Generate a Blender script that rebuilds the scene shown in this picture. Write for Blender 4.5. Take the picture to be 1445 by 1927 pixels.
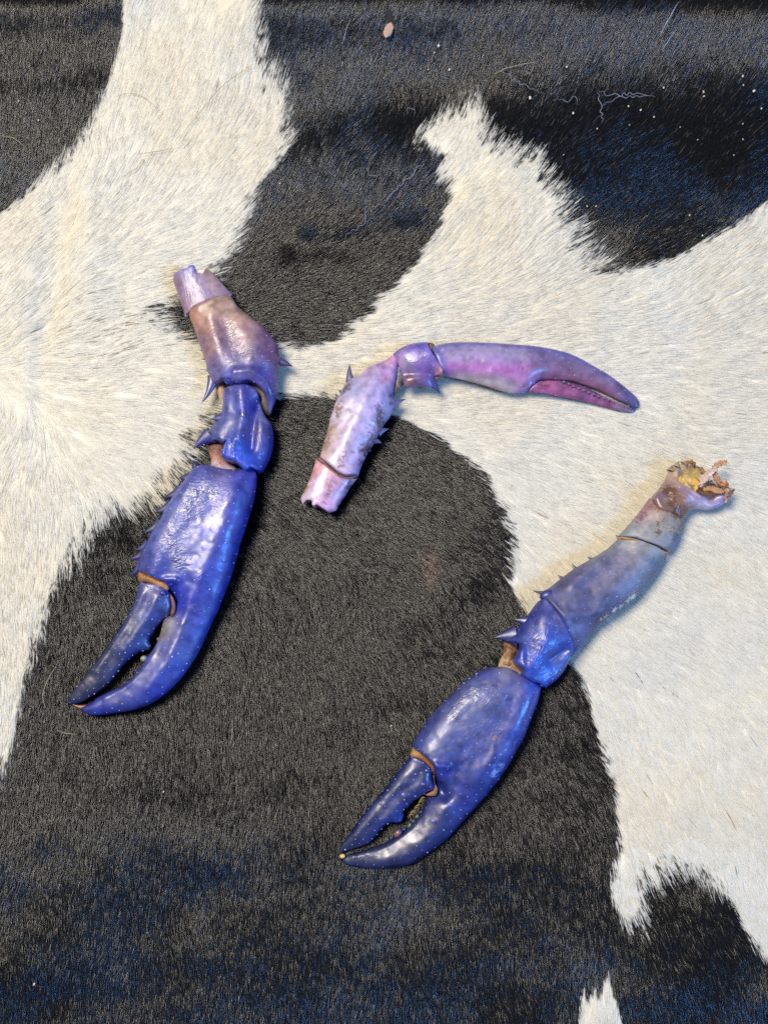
import bpy, math, random
import numpy as np
from mathutils import Vector
from mathutils.geometry import delaunay_2d_cdt

for o in list(bpy.data.objects):
    bpy.data.objects.remove(o)
scn = bpy.context.scene
COL = scn.collection
R = math.radians
rng = np.random.default_rng(7)
random.seed(7)

# ------------------------------------------------------------------ camera
W, H = 1445.0, 1927.0
FOV = R(58); F = H/2/math.tan(FOV/2)
S = 0.30/W                      # metres per photo pixel at the middle of the hide
D = S*F
TILT = R(10)
cam = bpy.data.cameras.new('camera')
co = bpy.data.objects.new('camera', cam); COL.objects.link(co)
cam.sensor_fit = 'VERTICAL'; cam.sensor_height = 24; cam.lens = 12/math.tan(FOV/2)
CAMP = np.array([0, -D*math.sin(TILT), D*math.cos(TILT)])
co.location = CAMP; co.rotation_euler = (TILT, 0, 0)
cam.dof.use_dof = True; cam.dof.focus_distance = 0.345; cam.dof.aperture_fstop = 9.0
cam.clip_start = 0.01; cam.clip_end = 20
scn.camera = co

def G(x, y, z=0.0):
    """real place (metres) on the level z (in S units) seen at photo pixel x, y"""
    x = np.asarray(x, float); y = np.asarray(y, float); z = np.asarray(z, float)*S
    dx = (x-W/2)/F; dy = -(y-H/2)/F; dz = -1.0
    c, s = math.cos(TILT), math.sin(TILT)
    wy = dy*c-dz*s; wz = dy*s+dz*c
    t = (z-CAMP[2])/wz
    return CAMP[0]+dx*t, CAMP[1]+wy*t

# ------------------------------------------------------------------ light
scn.view_settings.view_transform = 'Standard'; scn.view_settings.look = 'None'
scn.view_settings.exposure = 0.0; scn.view_settings.gamma = 1
world = bpy.data.worlds.new('World'); scn.world = world; world.use_nodes = True
bg = world.node_tree.nodes['Background']
bg.inputs[0].default_value = (0.66, 0.78, 1.0, 1); bg.inputs[1].default_value = 0.27

def area(name, loc, target, size, sy, power, col):
    l = bpy.data.lights.new(name, 'AREA'); l.shape = 'RECTANGLE'; l.size = size; l.size_y = sy
    l.energy = power; l.color = col
    o = bpy.data.objects.new(name, l); COL.objects.link(o); o.location = loc
    d = Vector(target)-Vector(loc); o.rotation_euler = d.to_track_quat('-Z', 'Y').to_euler()
    return o
area('ceiling_lamp', (-0.68, 0.44, 1.46), (0, 0, 0), 0.64, 0.64, 39.0, (1.0, 0.91, 0.78))
area('window_light', (1.05, -0.36, 0.95), (0.0, 0, 0), 0.17, 0.36, 15.0, (0.12, 0.38, 1.0))

scn.cycles.use_denoising = False
scn.cycles.max_bounces = 8; scn.cycles.diffuse_bounces = 6; scn.cycles.glossy_bounces = 2
scn.cycles.transmission_bounces = 2; scn.cycles.transparent_max_bounces = 4
scn.cycles.caustics_reflective = False; scn.cycles.caustics_refractive = False
scn.cycles_curves.shape = 'RIBBONS'
scn.cycles_curves.subdivisions = 2

# ------------------------------------------------------------------ small helpers
def tag(o, label=None, cat=None, group=None, kind=None):
    if label: o['label'] = label
    if cat: o['category'] = cat
    if group: o['group'] = group
    if kind: o['kind'] = kind
    return o

def lin(c):
    c = np.asarray(c, float)/255.0
    return np.where(c <= 0.04045, c/12.92, ((c+0.055)/1.055)**2.4)

def vnoise(x, y, seed=0):
    r = np.random.default_rng(seed).random((64, 64))
    xi = np.floor(x).astype(int); yi = np.floor(y).astype(int)
    fx = x-xi; fy = y-yi; fx = fx*fx*(3-2*fx); fy = fy*fy*(3-2*fy)
    a = r[xi % 64, yi % 64]; b = r[(xi+1) % 64, yi % 64]
    c = r[xi % 64, (yi+1) % 64]; d = r[(xi+1) % 64, (yi+1) % 64]
    return (a*(1-fx)+b*fx)*(1-fy)+(c*(1-fx)+d*fx)*fy

def fbm(x, y, seed=0, oct=3):
    v = 0; a = 0.5; t = 0
    for i in range(oct):
        v = v+a*vnoise(x*2**i+17*i, y*2**i+5*i, seed+i); t += a; a *= 0.5
    return v/t

def dline(x, y, pts):
    best = np.full(np.shape(x), 1e9)
    for (ax, ay), (bx, by) in zip(pts[:-1], pts[1:]):
        vx, vy = bx-ax, by-ay; l2 = vx*vx+vy*vy+1e-9
        t = np.clip(((x-ax)*vx+(y-ay)*vy)/l2, 0, 1)
        best = np.minimum(best, (x-ax-t*vx)**2+(y-ay-t*vy)**2)
    return np.sqrt(best)

def inside(x, y, poly):
    p = np.asarray(poly, float); res = np.zeros(np.shape(x), bool); n = len(p)
    for i in range(n):
        x1, y1 = p[i]; x2, y2 = p[(i+1) % n]
        if y1 == y2: continue
        c = ((y1 > y) != (y2 > y)) & (x < (x2-x1)*(y-y1)/(y2-y1)+x1)
        res ^= c
    return res

def catmull(pts, step, closed=False):
    p = np.asarray(pts, float); n = len(p); out = []
    rngi = n if closed else n-1
    for i in range(rngi):
        if closed: a, b, c, d = p[(i-1) % n], p[i], p[(i+1) % n], p[(i+2) % n]
        else: a, b, c, d = p[max(i-1, 0)], p[i], p[i+1], p[min(i+2, n-1)]
        k = max(1, int(round(np.linalg.norm((c-b)[:2])/step)))
        for j in range(k):
            t = j/k
            # centripetal-ish: damped tangents keep corners crisp
            m1 = (c-a)*0.42; m2 = (d-b)*0.42
            L = np.linalg.norm(c-b)
            for m in (m1, m2):
                l = np.linalg.norm(m)
                if l > L*1.0: m *= L*1.0/l
            h00 = 2*t**3-3*t**2+1; h10 = t**3-2*t**2+t; h01 = -2*t**3+3*t**2; h11 = t**3-t**2
            out.append(h00*b+h10*m1+h01*c+h11*m2)
    if not closed: out.append(p[-1])
    return np.array(out)

# ------------------------------------------------------------------ relief of the hide
RIDGES = [
    ([(78, 640), (76, 790)], 16, -3.5), ([(48, 610), (52, 800)], 30, 4), ([(118, 390), (86, 610)], 32, -14),
    ([(180, 330), (170, 560)], 45, 10),
    ([(470, 25), (700, 20), (950, 10), (1200, 25), (1500, 30), (1900, 30)], 62, 30),
    ([(520, 185), (900, 180), (1200, 185), (1600, 200)], 75, -12),
    ([(980, 395), (1150, 400), (1300, 395), (1500, 370), (1900, 350)], 105, 30),
    ([(900, -60), (1350, -60)], 50, -10),
    ([(480, 230), (650, 225), (780, 205)], 80, -8),
    ([(560, 468), (700, 460), (800, 435), (880, 385)], 27, 10),
    ([(-400, 30), (100, 22), (240, 0)], 40, 15), ([(-400, 140), (60, 138), (190, 120)], 36, -6),
    ([(-300, 1580), (300, 1580), (1000, 1580)], 110, 8),
    ([(-300, 2010), (300, 1990), (1000, 2010), (1900, 2010)], 165, -15),
    ([(1250, 560), (1445, 520)], 90, 12), ([(230, 20), (250, 300)], 60, 6),
]
def terrain(x, y):
    x = np.asarray(x, float); y = np.asarray(y, float)
    z = (fbm(x/260+9, y/260+3, 3, 2)-0.5)*16 + (fbm(x/90+2, y/90+1, 5, 2)-0.5)*5
    for pts, r, a in RIDGES:
        z = z+a*np.exp(-(dline(x, y, pts)/r)**2)
    return z

WHITE = [(245, -20), (228, 80), (205, 160), (170, 240), (130, 288), (80, 335), (40, 375), (0, 408), (-120, 500), (-300, 520),
 (-700, 500), (-700, 1700), (-200, 1640), (-60, 1560), (-15, 1480), (12, 1440), (30, 1380), (45, 1300), (60, 1240), (82, 1185), (100, 1110), (122, 1070),
 (150, 1035), (172, 1000), (205, 965), (240, 962), (280, 955), (305, 930), (330, 900), (366, 850), (400, 790), (450, 760), (510, 745),
 (560, 742), (640, 746), (720, 770), (800, 805), (850, 830), (920, 890), (968, 980), (980, 1040), (962, 1100), (1000, 1165),
 (1060, 1230), (1100, 1275), (1122, 1350), (1148, 1430), (1165, 1500), (1172, 1590), (1158, 1640), (1155, 1700), (1180, 1745),
 (1205, 1740), (1210, 1680), (1245, 1635), (1300, 1635), (1350, 1670), (1392, 1715), (1420, 1780), (1460, 1830), (1560, 1900), (1700, 2500),
 (2300, 2500), (2300, 200), (1700, 260), (1500, 350), (1445, 385), (1400, 420), (1340, 455), (1270, 490), (1190, 512), (1130, 500), (1090, 460),
 (1060, 400), (1040, 350), (1012, 310), (975, 298), (940, 275), (915, 240), (902, 195), (880, 185), (850, 205), (810, 225),
 (785, 242), (802, 262), (838, 285), (853, 340), (858, 380), (832, 430), (800, 490), (760, 530), (730, 568), (650, 633),
 (600, 655), (540, 645), (470, 645), (400, 650), (345, 638), (325, 615), (295, 586), (325, 568), (365, 545), (415, 508), (437, 470), (460, 422),
 (480, 370), (500, 322), (530, 290), (548, 240), (535, 200), (540, 150), (502, 130), (495, 80), (490, 0), (470, -200), (480, -900), (300, -900), (280, -300)]
SMALLW = [(1096, 2100), (1094, 1935), (1098, 1868), (1108, 1900), (1122, 1876), (1130, 1890), (1148, 1848), (1158, 1896), (1176, 1945), (1190, 2100)]

FLOW = [(40,500,50),(300,50,75),(300,250,60),(520,150,65),(540,250,55),(450,420,42),(100,280,78),(50,100,80),(200,600,15),(350,600,6),
 (400,750,-6),(250,800,-25),(300,900,-52),(150,1000,-78),(60,1100,-88),(20,1300,-95),(20,800,-110),(600,120,68),(700,300,58),(560,450,35),
 (600,600,8),(750,200,70),(870,220,72),(980,330,60),(900,450,40),(1080,450,42),(800,600,10),(900,700,-3),(1100,620,0),(1300,500,25),
 (1420,400,45),(1100,100,60),(1300,250,55),(1400,80,60),(650,780,-25),(700,950,-42),(900,950,-40),(1100,900,-25),(1300,800,-20),
 (1000,1150,-48),(1200,1150,-42),(1400,1100,-40),(800,1250,-66),(600,1200,-75),(300,1200,-80),(100,1500,-92),(400,1600,-94),(700,1700,-96),
 (900,1600,-76),(1100,1350,-56),(1300,1500,-60),(1200,1700,-72),(1400,1750,-60),(1140,1880,-86),(1400,1900,-78),(400,1800,-92),(100,700,-2),(60,620,30)]
def flow(x, y):
    sx = np.zeros(np.shape(x)); sy = np.zeros(np.shape(x))
    for fx, fy, a in FLOW:
        w = 1/(((x-fx)**2+(y-fy)**2)/1e4+0.12)**1.6
        sx += w*math.cos(R(a)); sy += -w*math.sin(R(a))
    n = np.hypot(sx, sy)+1e-9; sx, sy = sx/n, sy/n
    a = (fbm(x/95+4, y/95+11, 81, 2)-0.5)*0.6
    return sx*np.cos(a)-sy*np.sin(a), sx*np.sin(a)+sy*np.cos(a)

def is_white(x, y):
    return inside(x, y, WHITE) | inside(x, y, SMALLW)

# ------------------------------------------------------------------ materials
def shell_mat(name, rough=0.3, bump=0.25, wr=0.9, coat=0.15, spec=0.5, scale=1.0):
    m = bpy.data.materials.new(name); m.use_nodes = True; nt = m.node_tree; N = nt.nodes; L = nt.links
    b = N['Principled BSDF']
    at = N.new('ShaderNodeAttribute'); at.attribute_name = 'pigment'
    tc = N.new('ShaderNodeTexCoord')
    n1 = N.new('ShaderNodeTexNoise'); n1.inputs['Scale'].default_value = 260*scale; n1.inputs['Detail'].default_value = 5
    n2 = N.new('ShaderNodeTexNoise'); n2.inputs['Scale'].default_value = 1500*scale; n2.inputs['Detail'].default_value = 3
    for n in (n1, n2): L.new(tc.outputs['Object'], n.inputs['Vector'])
    mr = N.new('ShaderNodeMapRange'); mr.inputs[1].default_value = 0.3; mr.inputs[2].default_value = 0.7
    mr.inputs[3].default_value = 0.72; mr.inputs[4].default_value = 1.25
    L.new(n1.outputs[0], mr.inputs[0])
    mx = N.new('ShaderNodeMix'); mx.data_type = 'RGBA'; mx.blend_type = 'MULTIPLY'; mx.inputs[0].default_value = 1
    L.new(at.outputs['Color'], mx.inputs[6]); L.new(mr.outputs[0], mx.inputs[7])
    L.new(mx.outputs[2], b.inputs['Base Color'])
    rr = N.new('ShaderNodeMapRange'); rr.inputs[1].default_value = 0.3; rr.inputs[2].default_value = 0.7
    rr.inputs[3].default_value = rough-0.12; rr.inputs[4].default_value = rough+0.14
    L.new(n1.outputs[0], rr.inputs[0]); L.new(rr.outputs[0], b.inputs['Roughness'])
    b.inputs['Specular IOR Level'].default_value = spec
    b.inputs['Coat Weight'].default_value = coat; b.inputs['Coat Roughness'].default_value = 0.2
    # fine pitting
    bp = N.new('ShaderNodeBump'); bp.inputs['Strength'].default_value = bump; bp.inputs['Distance'].default_value = 0.0003
    L.new(n2.outputs[0], bp.inputs['Height'])
    # wrinkles where the shell is creased
    wa = N.new('ShaderNodeAttribute'); wa.attribute_name = 'wrinkle'
    wv = N.new('ShaderNodeAttribute'); wv.attribute_name = 'grainvec'
    n3 = N.new('ShaderNodeTexNoise'); n3.inputs['Scale'].default_value = 1.0; n3.inputs['Detail'].default_value = 1.5
    n3.inputs['Distortion'].default_value = 0.9
    L.new(wv.outputs['Vector'], n3.inputs['Vector'])
    mm = N.new('ShaderNodeMath'); mm.operation = 'MULTIPLY'; L.new(n3.outputs[0], mm.inputs[0]); L.new(wa.outputs['Fac'], mm.inputs[1])
    b2 = N.new('ShaderNodeBump'); b2.inputs['Strength'].default_value = wr; b2.inputs['Distance'].default_value = 0.00045
    L.new(mm.outputs[0], b2.inputs['Height']); L.new(bp.outputs[0], b2.inputs['Normal'])
    L.new(b2.outputs[0], b.inputs['Normal']); L.new(b2.outputs[0], b.inputs['Coat Normal'])
    return m

M_SHELL = shell_mat('glossy_shell', 0.44, 0.08, 0.9, coat=0.26, spec=0.9)
M_PALE = shell_mat('dry_shell', 0.36, 0.08, 0.8, coat=0.22, spec=0.6)
M_MATTE = shell_mat('matte_shell', 0.50, 0.08, 0.9, coat=0.08, spec=0.55)
M_MEMB = shell_mat('dry_membrane', 0.5, 0.6, coat=0.05)

def plain(name, col, rough=0.4, bump=0.0, sc=900):
    m = bpy.data.materials.new(name); m.use_nodes = True; nt = m.node_tree
    b = nt.nodes['Principled BSDF']
    n = nt.nodes.new('ShaderNodeTexNoise'); n.inputs['Scale'].default_value = sc
    tc = nt.nodes.new('ShaderNodeTexCoord'); nt.links.new(tc.outputs['Object'], n.inputs['Vector'])
    r = nt.nodes.new('ShaderNodeValToRGB')
    c = lin(col)
    r.color_ramp.elements[0].position = 0.3; r.color_ramp.elements[1].position = 0.7
    r.color_ramp.elements[0].color = (*(c*0.65), 1); r.color_ramp.elements[1].color = (*np.minimum(c*1.2, 0.95), 1)
    nt.links.new(n.outputs[0], r.inputs[0]); nt.links.new(r.outputs[0], b.inputs['Base Color'])
    b.inputs['Roughness'].default_value = rough
    if bump:
        bp = nt.nodes.new('ShaderNodeBump'); bp.inputs['Strength'].default_value = bump; bp.inputs['Distance'].default_value = 0.0005
        nt.links.new(n.outputs[0], bp.inputs['Height']); nt.links.new(bp.outputs[0], b.inputs['Normal'])
    return m

# ------------------------------------------------------------------ mesh from arrays
def mesh_obj(name, verts, faces, mat, parent=None, pigment=None, wrinkle=None, grain=None, smooth=True):
    me = bpy.data.meshes.new(name)
    if isinstance(faces, np.ndarray):
        n, k = faces.shape
        me.vertices.add(len(verts)); me.vertices.foreach_set('co', np.asarray(verts, np.float32).ravel())
        me.loops.add(n*k); me.loops.foreach_set('vertex_index', faces.astype(np.int32).ravel())
        me.polygons.add(n); me.polygons.foreach_set('loop_start', np.arange(0, n*k, k, dtype=np.int32))
        me.update(calc_edges=True)
    else:
        me.from_pydata([tuple(v) for v in verts], [], faces)
    if smooth: me.polygons.foreach_set('use_smooth', np.ones(len(me.polygons), bool))
    if pigment is not None:
        a = me.attributes.new('pigment', 'FLOAT_COLOR', 'POINT')
        c = np.ones((len(verts), 4), np.float32); c[:, :3] = pigment; a.data.foreach_set('color', c.ravel())
    if wrinkle is not None:
        a = me.attributes.new('wrinkle', 'FLOAT', 'POINT'); a.data.foreach_set('value', np.asarray(wrinkle, np.float32))
    if grain is not None:
        a = me.attributes.new('grainvec', 'FLOAT_VECTOR', 'POINT'); a.data.foreach_set('vector', np.asarray(grain, np.float32).ravel())
    me.materials.append(mat)
    o = bpy.data.objects.new(name, me); COL.objects.link(o)
    if parent is not None:
        o.parent = parent
        base = parent
        off = Vector((0, 0, 0))
        while base is not None:
            off += base.location; base = base.parent
        o.location = -off
    return o

def idw(x, y, anchors, p=2.2):
    num = np.zeros(np.shape(x)+(3,)); den = np.zeros(np.shape(x))
    for an_ in anchors:
        if isinstance(an_[0], list):        # a streak of one colour
            c = an_[1:4]; w = 1/(dline(x, y, an_[0])**2+40)**(p/2*1.3)
        else:
            ax, ay, *c = an_; w = 1/((x-ax)**2+(y-ay)**2+110)**(p/2*1.3)
        num += w[..., None]*lin(c); den += w
    return num/den[..., None]

class Zm:
    """reads points measured on an enlarged crop of the photograph"""
    def __init__(s, x0, y0, k): s.x0, s.y0, s.k = x0, y0, k
    def __call__(s, pts): return [(s.x0+p[0]*s.k, s.y0+p[1]*s.k, *p[2:]) for p in pts]
    def one(s, a, b): return (s.x0+a*s.k, s.y0+b*s.k)

def shell(name, parent, mat, closed_open, zc, k=0.55, kb=0.45, flat=0.0, step=2.4, anchors=(), sculpt=(), wr=(), graindir=0,
          colnoise=0.24, label=None, lip=6, hmax=None, stains=(), sat=0.92, gain=None, gs=(11.0, 5.5)):
    if gain is None: gain = np.array([0.56, 0.82, 0.82]) if mat is M_SHELL else 0.82
    zc = tuple((q_[0], q_[1], q_[2]-7) for q_ in zc) if isinstance(zc, tuple) else zc-7
    """one hollow piece of shell: outline on the hide, blown up into a rounded body.
    closed_open = list of ('c'|'o', pts): 'c' edges close the body, 'o' edges are open cut ends."""
    bd = []; opn = []
    for kind, pts in closed_open:
        q = catmull(pts, 2.0)
        for v in q[:-1]: bd.append(v); opn.append(kind == 'o')
        last = q[-1]
        bd.append(last); opn.append(False)
    # drop duplicates
    B = []; O = []
    for v, o in zip(bd, opn):
        if B and np.hypot(*(v-B[-1])) < 0.7:
            O[-1] = O[-1] or o; continue
        B.append(v); O.append(o)
    if np.hypot(*(B[0]-B[-1])) < 0.7: B.pop(); O.pop()
    B = np.array(B); n = len(B)
    area2 = np.sum(B[:, 0]*np.roll(B[:, 1], -1)-np.roll(B[:, 0], -1)*B[:, 1])
    if area2 < 0:      # make orientation uniform; edge flags belong to edge i -> i+1
        B = B[::-1]; O = (O[::-1][1:]+[O[-1]])
    T = np.roll(B, -1, 0)-np.roll(B, 1, 0); T /= np.linalg.norm(T, axis=1)[:, None]+1e-9
    Nn = np.stack([-T[:, 1], T[:, 0]], 1)
    loop = [tuple(p) for p in B]+[tuple(B[0])]
    ins = []
    for off in (0.5, 1.3):
        q = B+Nn*off
        ok = inside(q[:, 0], q[:, 1], B) & (dline(q[:, 0], q[:, 1], loop) > off*0.85)
        ins.append(q[ok])
    x0, y0 = B.min(0); x1, y1 = B.max(0)
    gx, gy = np.meshgrid(np.arange(x0, x1, step), np.arange(y0, y1, step*0.866))
    gx[1::2] += step/2
    gx = gx.ravel(); gy = gy.ravel()
    ok = inside(gx, gy, B); gx, gy = gx[ok], gy[ok]
    ok = dline(gx, gy, loop) > 2.2
    P = np.vstack([B]+ins+[np.stack([gx[ok], gy[ok]], 1)])
    edges = [(i, (i+1) % n) for i in range(n)]
    res = delaunay_2d_cdt([Vector(p) for p in P], edges, [], 1, 1e-4)
    V = np.array([tuple(v) for v in res[0]]); Fc = np.array(res[2]); orig = res[3]
    nv = len(V)
    isb = np.zeros(nv, bool); newid = {}
    for vi, ol in enumerate(orig):
        for a in ol:
            if a < n: isb[vi] = True; newid[a] = vi
    bseq = [newid[i] for i in range(n)]
    openv = np.zeros(nv, bool)
    for i in range(n):
        if O[i]: openv[bseq[i]] = True; openv[bseq[(i+1) % n]] = True
    # an open vertex next to a closed edge is pinned only at the very corner
    corner = np.zeros(nv, bool)
    for i in range(n):
        if O[i] != O[i-1]: corner[bseq[i]] = True
    fixed = isb & (~openv | corner)
    # cotangent laplacian
    I = []; J = []; Wt = []
    Ar = np.zeros(nv)
    a, b, c = V[Fc[:, 0]], V[Fc[:, 1]], V[Fc[:, 2]]
    cr = (b[:, 0]-a[:, 0])*(c[:, 1]-a[:, 1])-(b[:, 1]-a[:, 1])*(c[:, 0]-a[:, 0])
    flip = cr < 0; Fc[flip] = Fc[flip][:, ::-1]
    for q in range(3):
        i0, i1, i2 = Fc[:, q], Fc[:, (q+1) % 3], Fc[:, (q+2) % 3]
        e1 = V[i1]-V[i0]; e2 = V[i2]-V[i0]
        cross = np.abs(e1[:, 0]*e2[:, 1]-e1[:, 1]*e2[:, 0])+1e-9
        cot = np.clip((e1*e2).sum(1)/cross, 0.0, 8)*0.5
        I.append(i1); J.append(i2); Wt.append(cot)
        Ar += np.bincount(i0, cross/6, nv)
    I, J = np.concatenate(I+J), np.concatenate(J+I); Wt = np.concatenate(Wt+Wt)
    deg = np.bincount(I, Wt, nv)
    free = ~fixed
    def A(u): return (deg*u-np.bincount(I, Wt*u[J], nv))*free
    u = np.zeros(nv); r = Ar*free; Mi = free/(deg+1e-9); zz = r*Mi; p = zz.copy(); rz = (r*zz).sum()
    for it in range(500):
        Ap = A(p); al = rz/((p*Ap).sum()+1e-20); u += al*p; r -= al*Ap
        zz = r*Mi; rz2 = (r*zz).sum()
        if rz2 < 1e-8*rz and it > 20 and rz2 < 1e-4: break
        p = zz+(rz2/(rz+1e-30))*p; rz = rz2
        if rz < 1e-6: break
    h = np.sqrt(np.maximum(2*u, 0))
    hm = h.max()
    if hmax: h = h*min(1, hmax/hm)+0*h; hm = min(hm, hmax)
    if flat: h = hm*np.tanh((1+2*flat)*h/hm)/np.tanh(1+2*flat)
    x, y = V[:, 0], V[:, 1]
    # rounded lips at open ends
    op = [i for i in range(n) if O[i]]
    if op and lip:
        d = np.full(nv, 1e9)
        for i in op: d = np.minimum(d, dline(x, y, [tuple(B[i]), tuple(B[(i+1) % n])]))
        f = np.clip(d/lip, 0, 1); h = h*(0.86+0.14*np.sqrt(1-(1-f)**2))
    edge = np.clip(h/(hm*0.35+1e-9), 0, 1)
    zoff = np.zeros(nv)
    for pts, rad, amp in sculpt:
        zoff += amp*np.exp(-(dline(x, y, pts)/rad)**2)
    zoff += (fbm(x/14, y/14, 31, 2)-0.5)*1.6+(fbm(x/40, y/40, 37, 2)-0.5)*3.0
    zoff *= edge
    if isinstance(zc, tuple):
        (ax, ay, az), (bx, by, bz) = zc
        t = np.clip(((x-ax)*(bx-ax)+(y-ay)*(by-ay))/((bx-ax)**2+(by-ay)**2), -0.3, 1.3); zz = az+(bz-az)*t
    else: zz = np.full(nv, float(zc))
    tb = float(terrain(B[:, 0].mean(), B[:, 1].mean()))
    zz = zz+tb
    zt = zz+k*h+zoff; zb = zz-kb*h
    share = isb & (h < 0.6)
    wx, wy = G(x, y, zz)
    top = np.stack([wx, wy, zt*S], 1)
    bidx = np.arange(nv); bidx[~share] = nv+np.arange((~share).sum())
    bot = np.stack([wx, wy, zb*S], 1)[~share]
    allv = np.vstack([top, bot])
    # image y runs down, world y up: positive image winding faces down
    faces = [Fc[:, ::-1], bidx[Fc]]
    wall = []
    for i in range(n):
        a_, b_ = bseq[i], bseq[(i+1) % n]
        if not (share[a_] and share[b_]):
            A_, B_ = bidx[a_], bidx[b_]
            if not share[a_]: wall.append((a_, b_, A_) if not share[b_] else (a_, b_, A_))
            if not share[b_]: wall.append((b_, B_, A_))
    if wall: faces.append(np.array(wall))
    Fa = np.vstack(faces)
    pig = idw(x, y, anchors)
    sd = abs(hash(name)) % 7
    lum = pig@np.array([0.25, 0.5, 0.25]); pig = (lum[:, None]+(pig-lum[:, None])*sat)*gain
    nz = fbm(x/8+3, y/8, 41, 3)[:, None]; nz2 = fbm(x/34, y/34+8, 43, 2)[:, None]
    pig = pig*(1+colnoise*2*(nz-0.5))*(1+colnoise*0.9*(nz2-0.5))
    for pts, rad, colr, dens in stains:
        dd = np.exp(-(dline(x, y, pts)/rad)**2)
        sp = np.clip((0.55*fbm(x/2.6, y/2.6, 51, 2)+0.45*fbm(x/9, y/9, 57, 2)-(0.74-0.36*dens*dd))*7, 0, 0.9)*np.clip(dd*2.2, 0, 1)
        pig = pig*(1-sp[:, None])+lin(colr)*sp[:, None]
    wv = np.zeros(nv)
    for pts, rad, amp in wr: wv = np.maximum(wv, amp*np.exp(-(dline(x, y, pts)/rad)**2))
    ca, sa = math.cos(R(graindir)), -math.sin(R(graindir))
    gu = (x*ca+y*sa)/gs[0]; gv = (-x*sa+y*ca)/gs[1]
    grain = np.stack([gu, gv, zz*0], 1)
    sel = ~share
    pig = np.vstack([pig, pig[sel]]); wv = np.concatenate([wv, wv[sel]*0]); grain = np.vstack([grain, grain[sel]])
    o = mesh_obj(name, allv, Fa, mat, parent, pig, wv, grain)
    o['_h'] = 0; del o['_h']
    if label: o['label'] = label
    info = dict(x=x, y=y, z=zt, h=h, top=top, pig=pig[:nv], poly=B)
    return o, info

def surf_at(info, x, y):
    i = np.argmin((info['x']-x)**2+(info['y']-y)**2)
    return info['z'][i], info['pig'][i], i

def seam(parent, pts, infos, r, col, drop=0.3, name='seam_membrane', seed=0):
    q = catmull(pts, 3.0); out = []
    for i, (px, py) in enumerate(q):
        zs = []
        for inf in infos:
            d = (inf['x']-px)**2+(inf['y']-py)**2; j_ = np.argsort(d)[:4]; zs.append(inf['z'][j_].max())
        out.append((px+0.5*math.sin(i*1.7+seed), py+0.5*math.sin(i*2.3), max(zs)-drop+0.4*math.sin(i*1.3)))
    return tube(name, out, r, M_MEMB, parent, 6, False, True, col)

def thing(name, x, y, label, cat, group=None):
    o = bpy.data.objects.new(name, None); COL.objects.link(o)
    wx, wy = G(x, y, 0); o.location = (float(wx), float(wy), 0.0); o.empty_display_size = 0.01
    tag(o, label, cat, group)
    return o

def spine(parent, mat, base, tip, width, zb, zt=None, cols=((70, 60, 150), (40, 60, 170)), bend=0.15, name='spine', nr=7, ns=12):
    """a tapering, slightly hooked thorn; base/tip in photo pixels, heights in S units"""
    if zt is None: zt = zb+2
    ex_ = 1.04 if width > 17 else 1.0 if name != 'spine' else (1.9 if parent.name.startswith('palm') else 1.7)
    if len(name) == 5 and parent.name.startswith('palm'): width *= 1.7; pw = 0.7
    elif width > 17: width *= 1.3; pw = 0.95
    else: pw = 0.85; width *= 1.35
    tip = (base[0]+(tip[0]-base[0])*ex_, base[1]+(tip[1]-base[1])*ex_); base = (base[0]-(tip[0]-base[0])*0.12, base[1]-(tip[1]-base[1])*0.12); zb = zb-8; zt = zt-8
    b = np.array([*[float(v) for v in G(base[0], base[1], zb)], zb*S]); t = np.array([*[float(v) for v in G(tip[0], tip[1], zt)], zt*S])
    ax = t-b; L = np.linalg.norm(ax); ax /= L
    side = np.cross(ax, [0, 0, 1]); side /= np.linalg.norm(side)+1e-9; up = np.cross(side, ax)
    vs = []; fs = []; pc = []
    c0, c1 = lin(cols[0])*0.42, lin(cols[1])*0.26
    for i in range(nr):
        f = i/(nr-1); r = width*S/2*((1-f)**pw)+0.2*S
        c = b+ax*L*f*1.0+side*L*bend*1.6*(f*f-f)
        for j in range(ns):
            a = 2*math.pi*j/ns
            vs.append(c+side*r*math.cos(a)*(1+0.25*(1-f)**3)+up*r*0.62*math.sin(a)); pc.append((c0*(1-f)+c1*f)*(0.85+0.3*random.random()))
    for i in range(nr-1):
        for j in range(ns):
            j2 = (j+1) % ns
            fs.append((i*ns+j, i*ns+j2, (i+1)*ns+j2, (i+1)*ns+j))
    fs = np.array(fs)
    return mesh_obj(name, np.array(vs), fs, mat, parent, np.array(pc))

def blob(name, parent, mat, x, y, z, rx, ry=None, rz=None, cols=((200, 180, 220),), ang=0, rough=0.0):
    if name in ('joint_knob', 'tooth', 'finger_tip', 'bump'): z = z-3
    """small rounded knob"""
    ry = ry or rx; rz = rz or rx*0.8
    vs = []; fs = []; nu, nv_ = 12, 8
    wx, wy = G(x, y, z)
    c0 = lin(cols[0]); c1 = lin(cols[-1]); pc = []
    for i in range(nv_+1):
        p = math.pi*i/nv_
        for j in range(nu):
            a = 2*math.pi*j/nu
            k_ = 1+rough*(random.random()-0.5)
            lx = math.sin(p)*math.cos(a)*rx*k_; ly = math.sin(p)*math.sin(a)*ry*k_
            X = lx*math.cos(ang)-ly*math.sin(ang); Y = lx*math.sin(ang)+ly*math.cos(ang)
            vs.append((wx+X*S, wy+Y*S, (z+math.cos(p)*rz)*S)); f = 0.5+0.5*math.cos(a)*math.sin(p); pc.append(c0*(1-f)+c1*f)
    for i in range(nv_):
        for j in range(nu):
            j2 = (j+1) % nu
            fs.append((i*nu+j, (i+1)*nu+j, (i+1)*nu+j2, i*nu+j2))
    return mesh_obj(name, np.array(vs), np.array(fs), mat, parent, np.array(pc))

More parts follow.
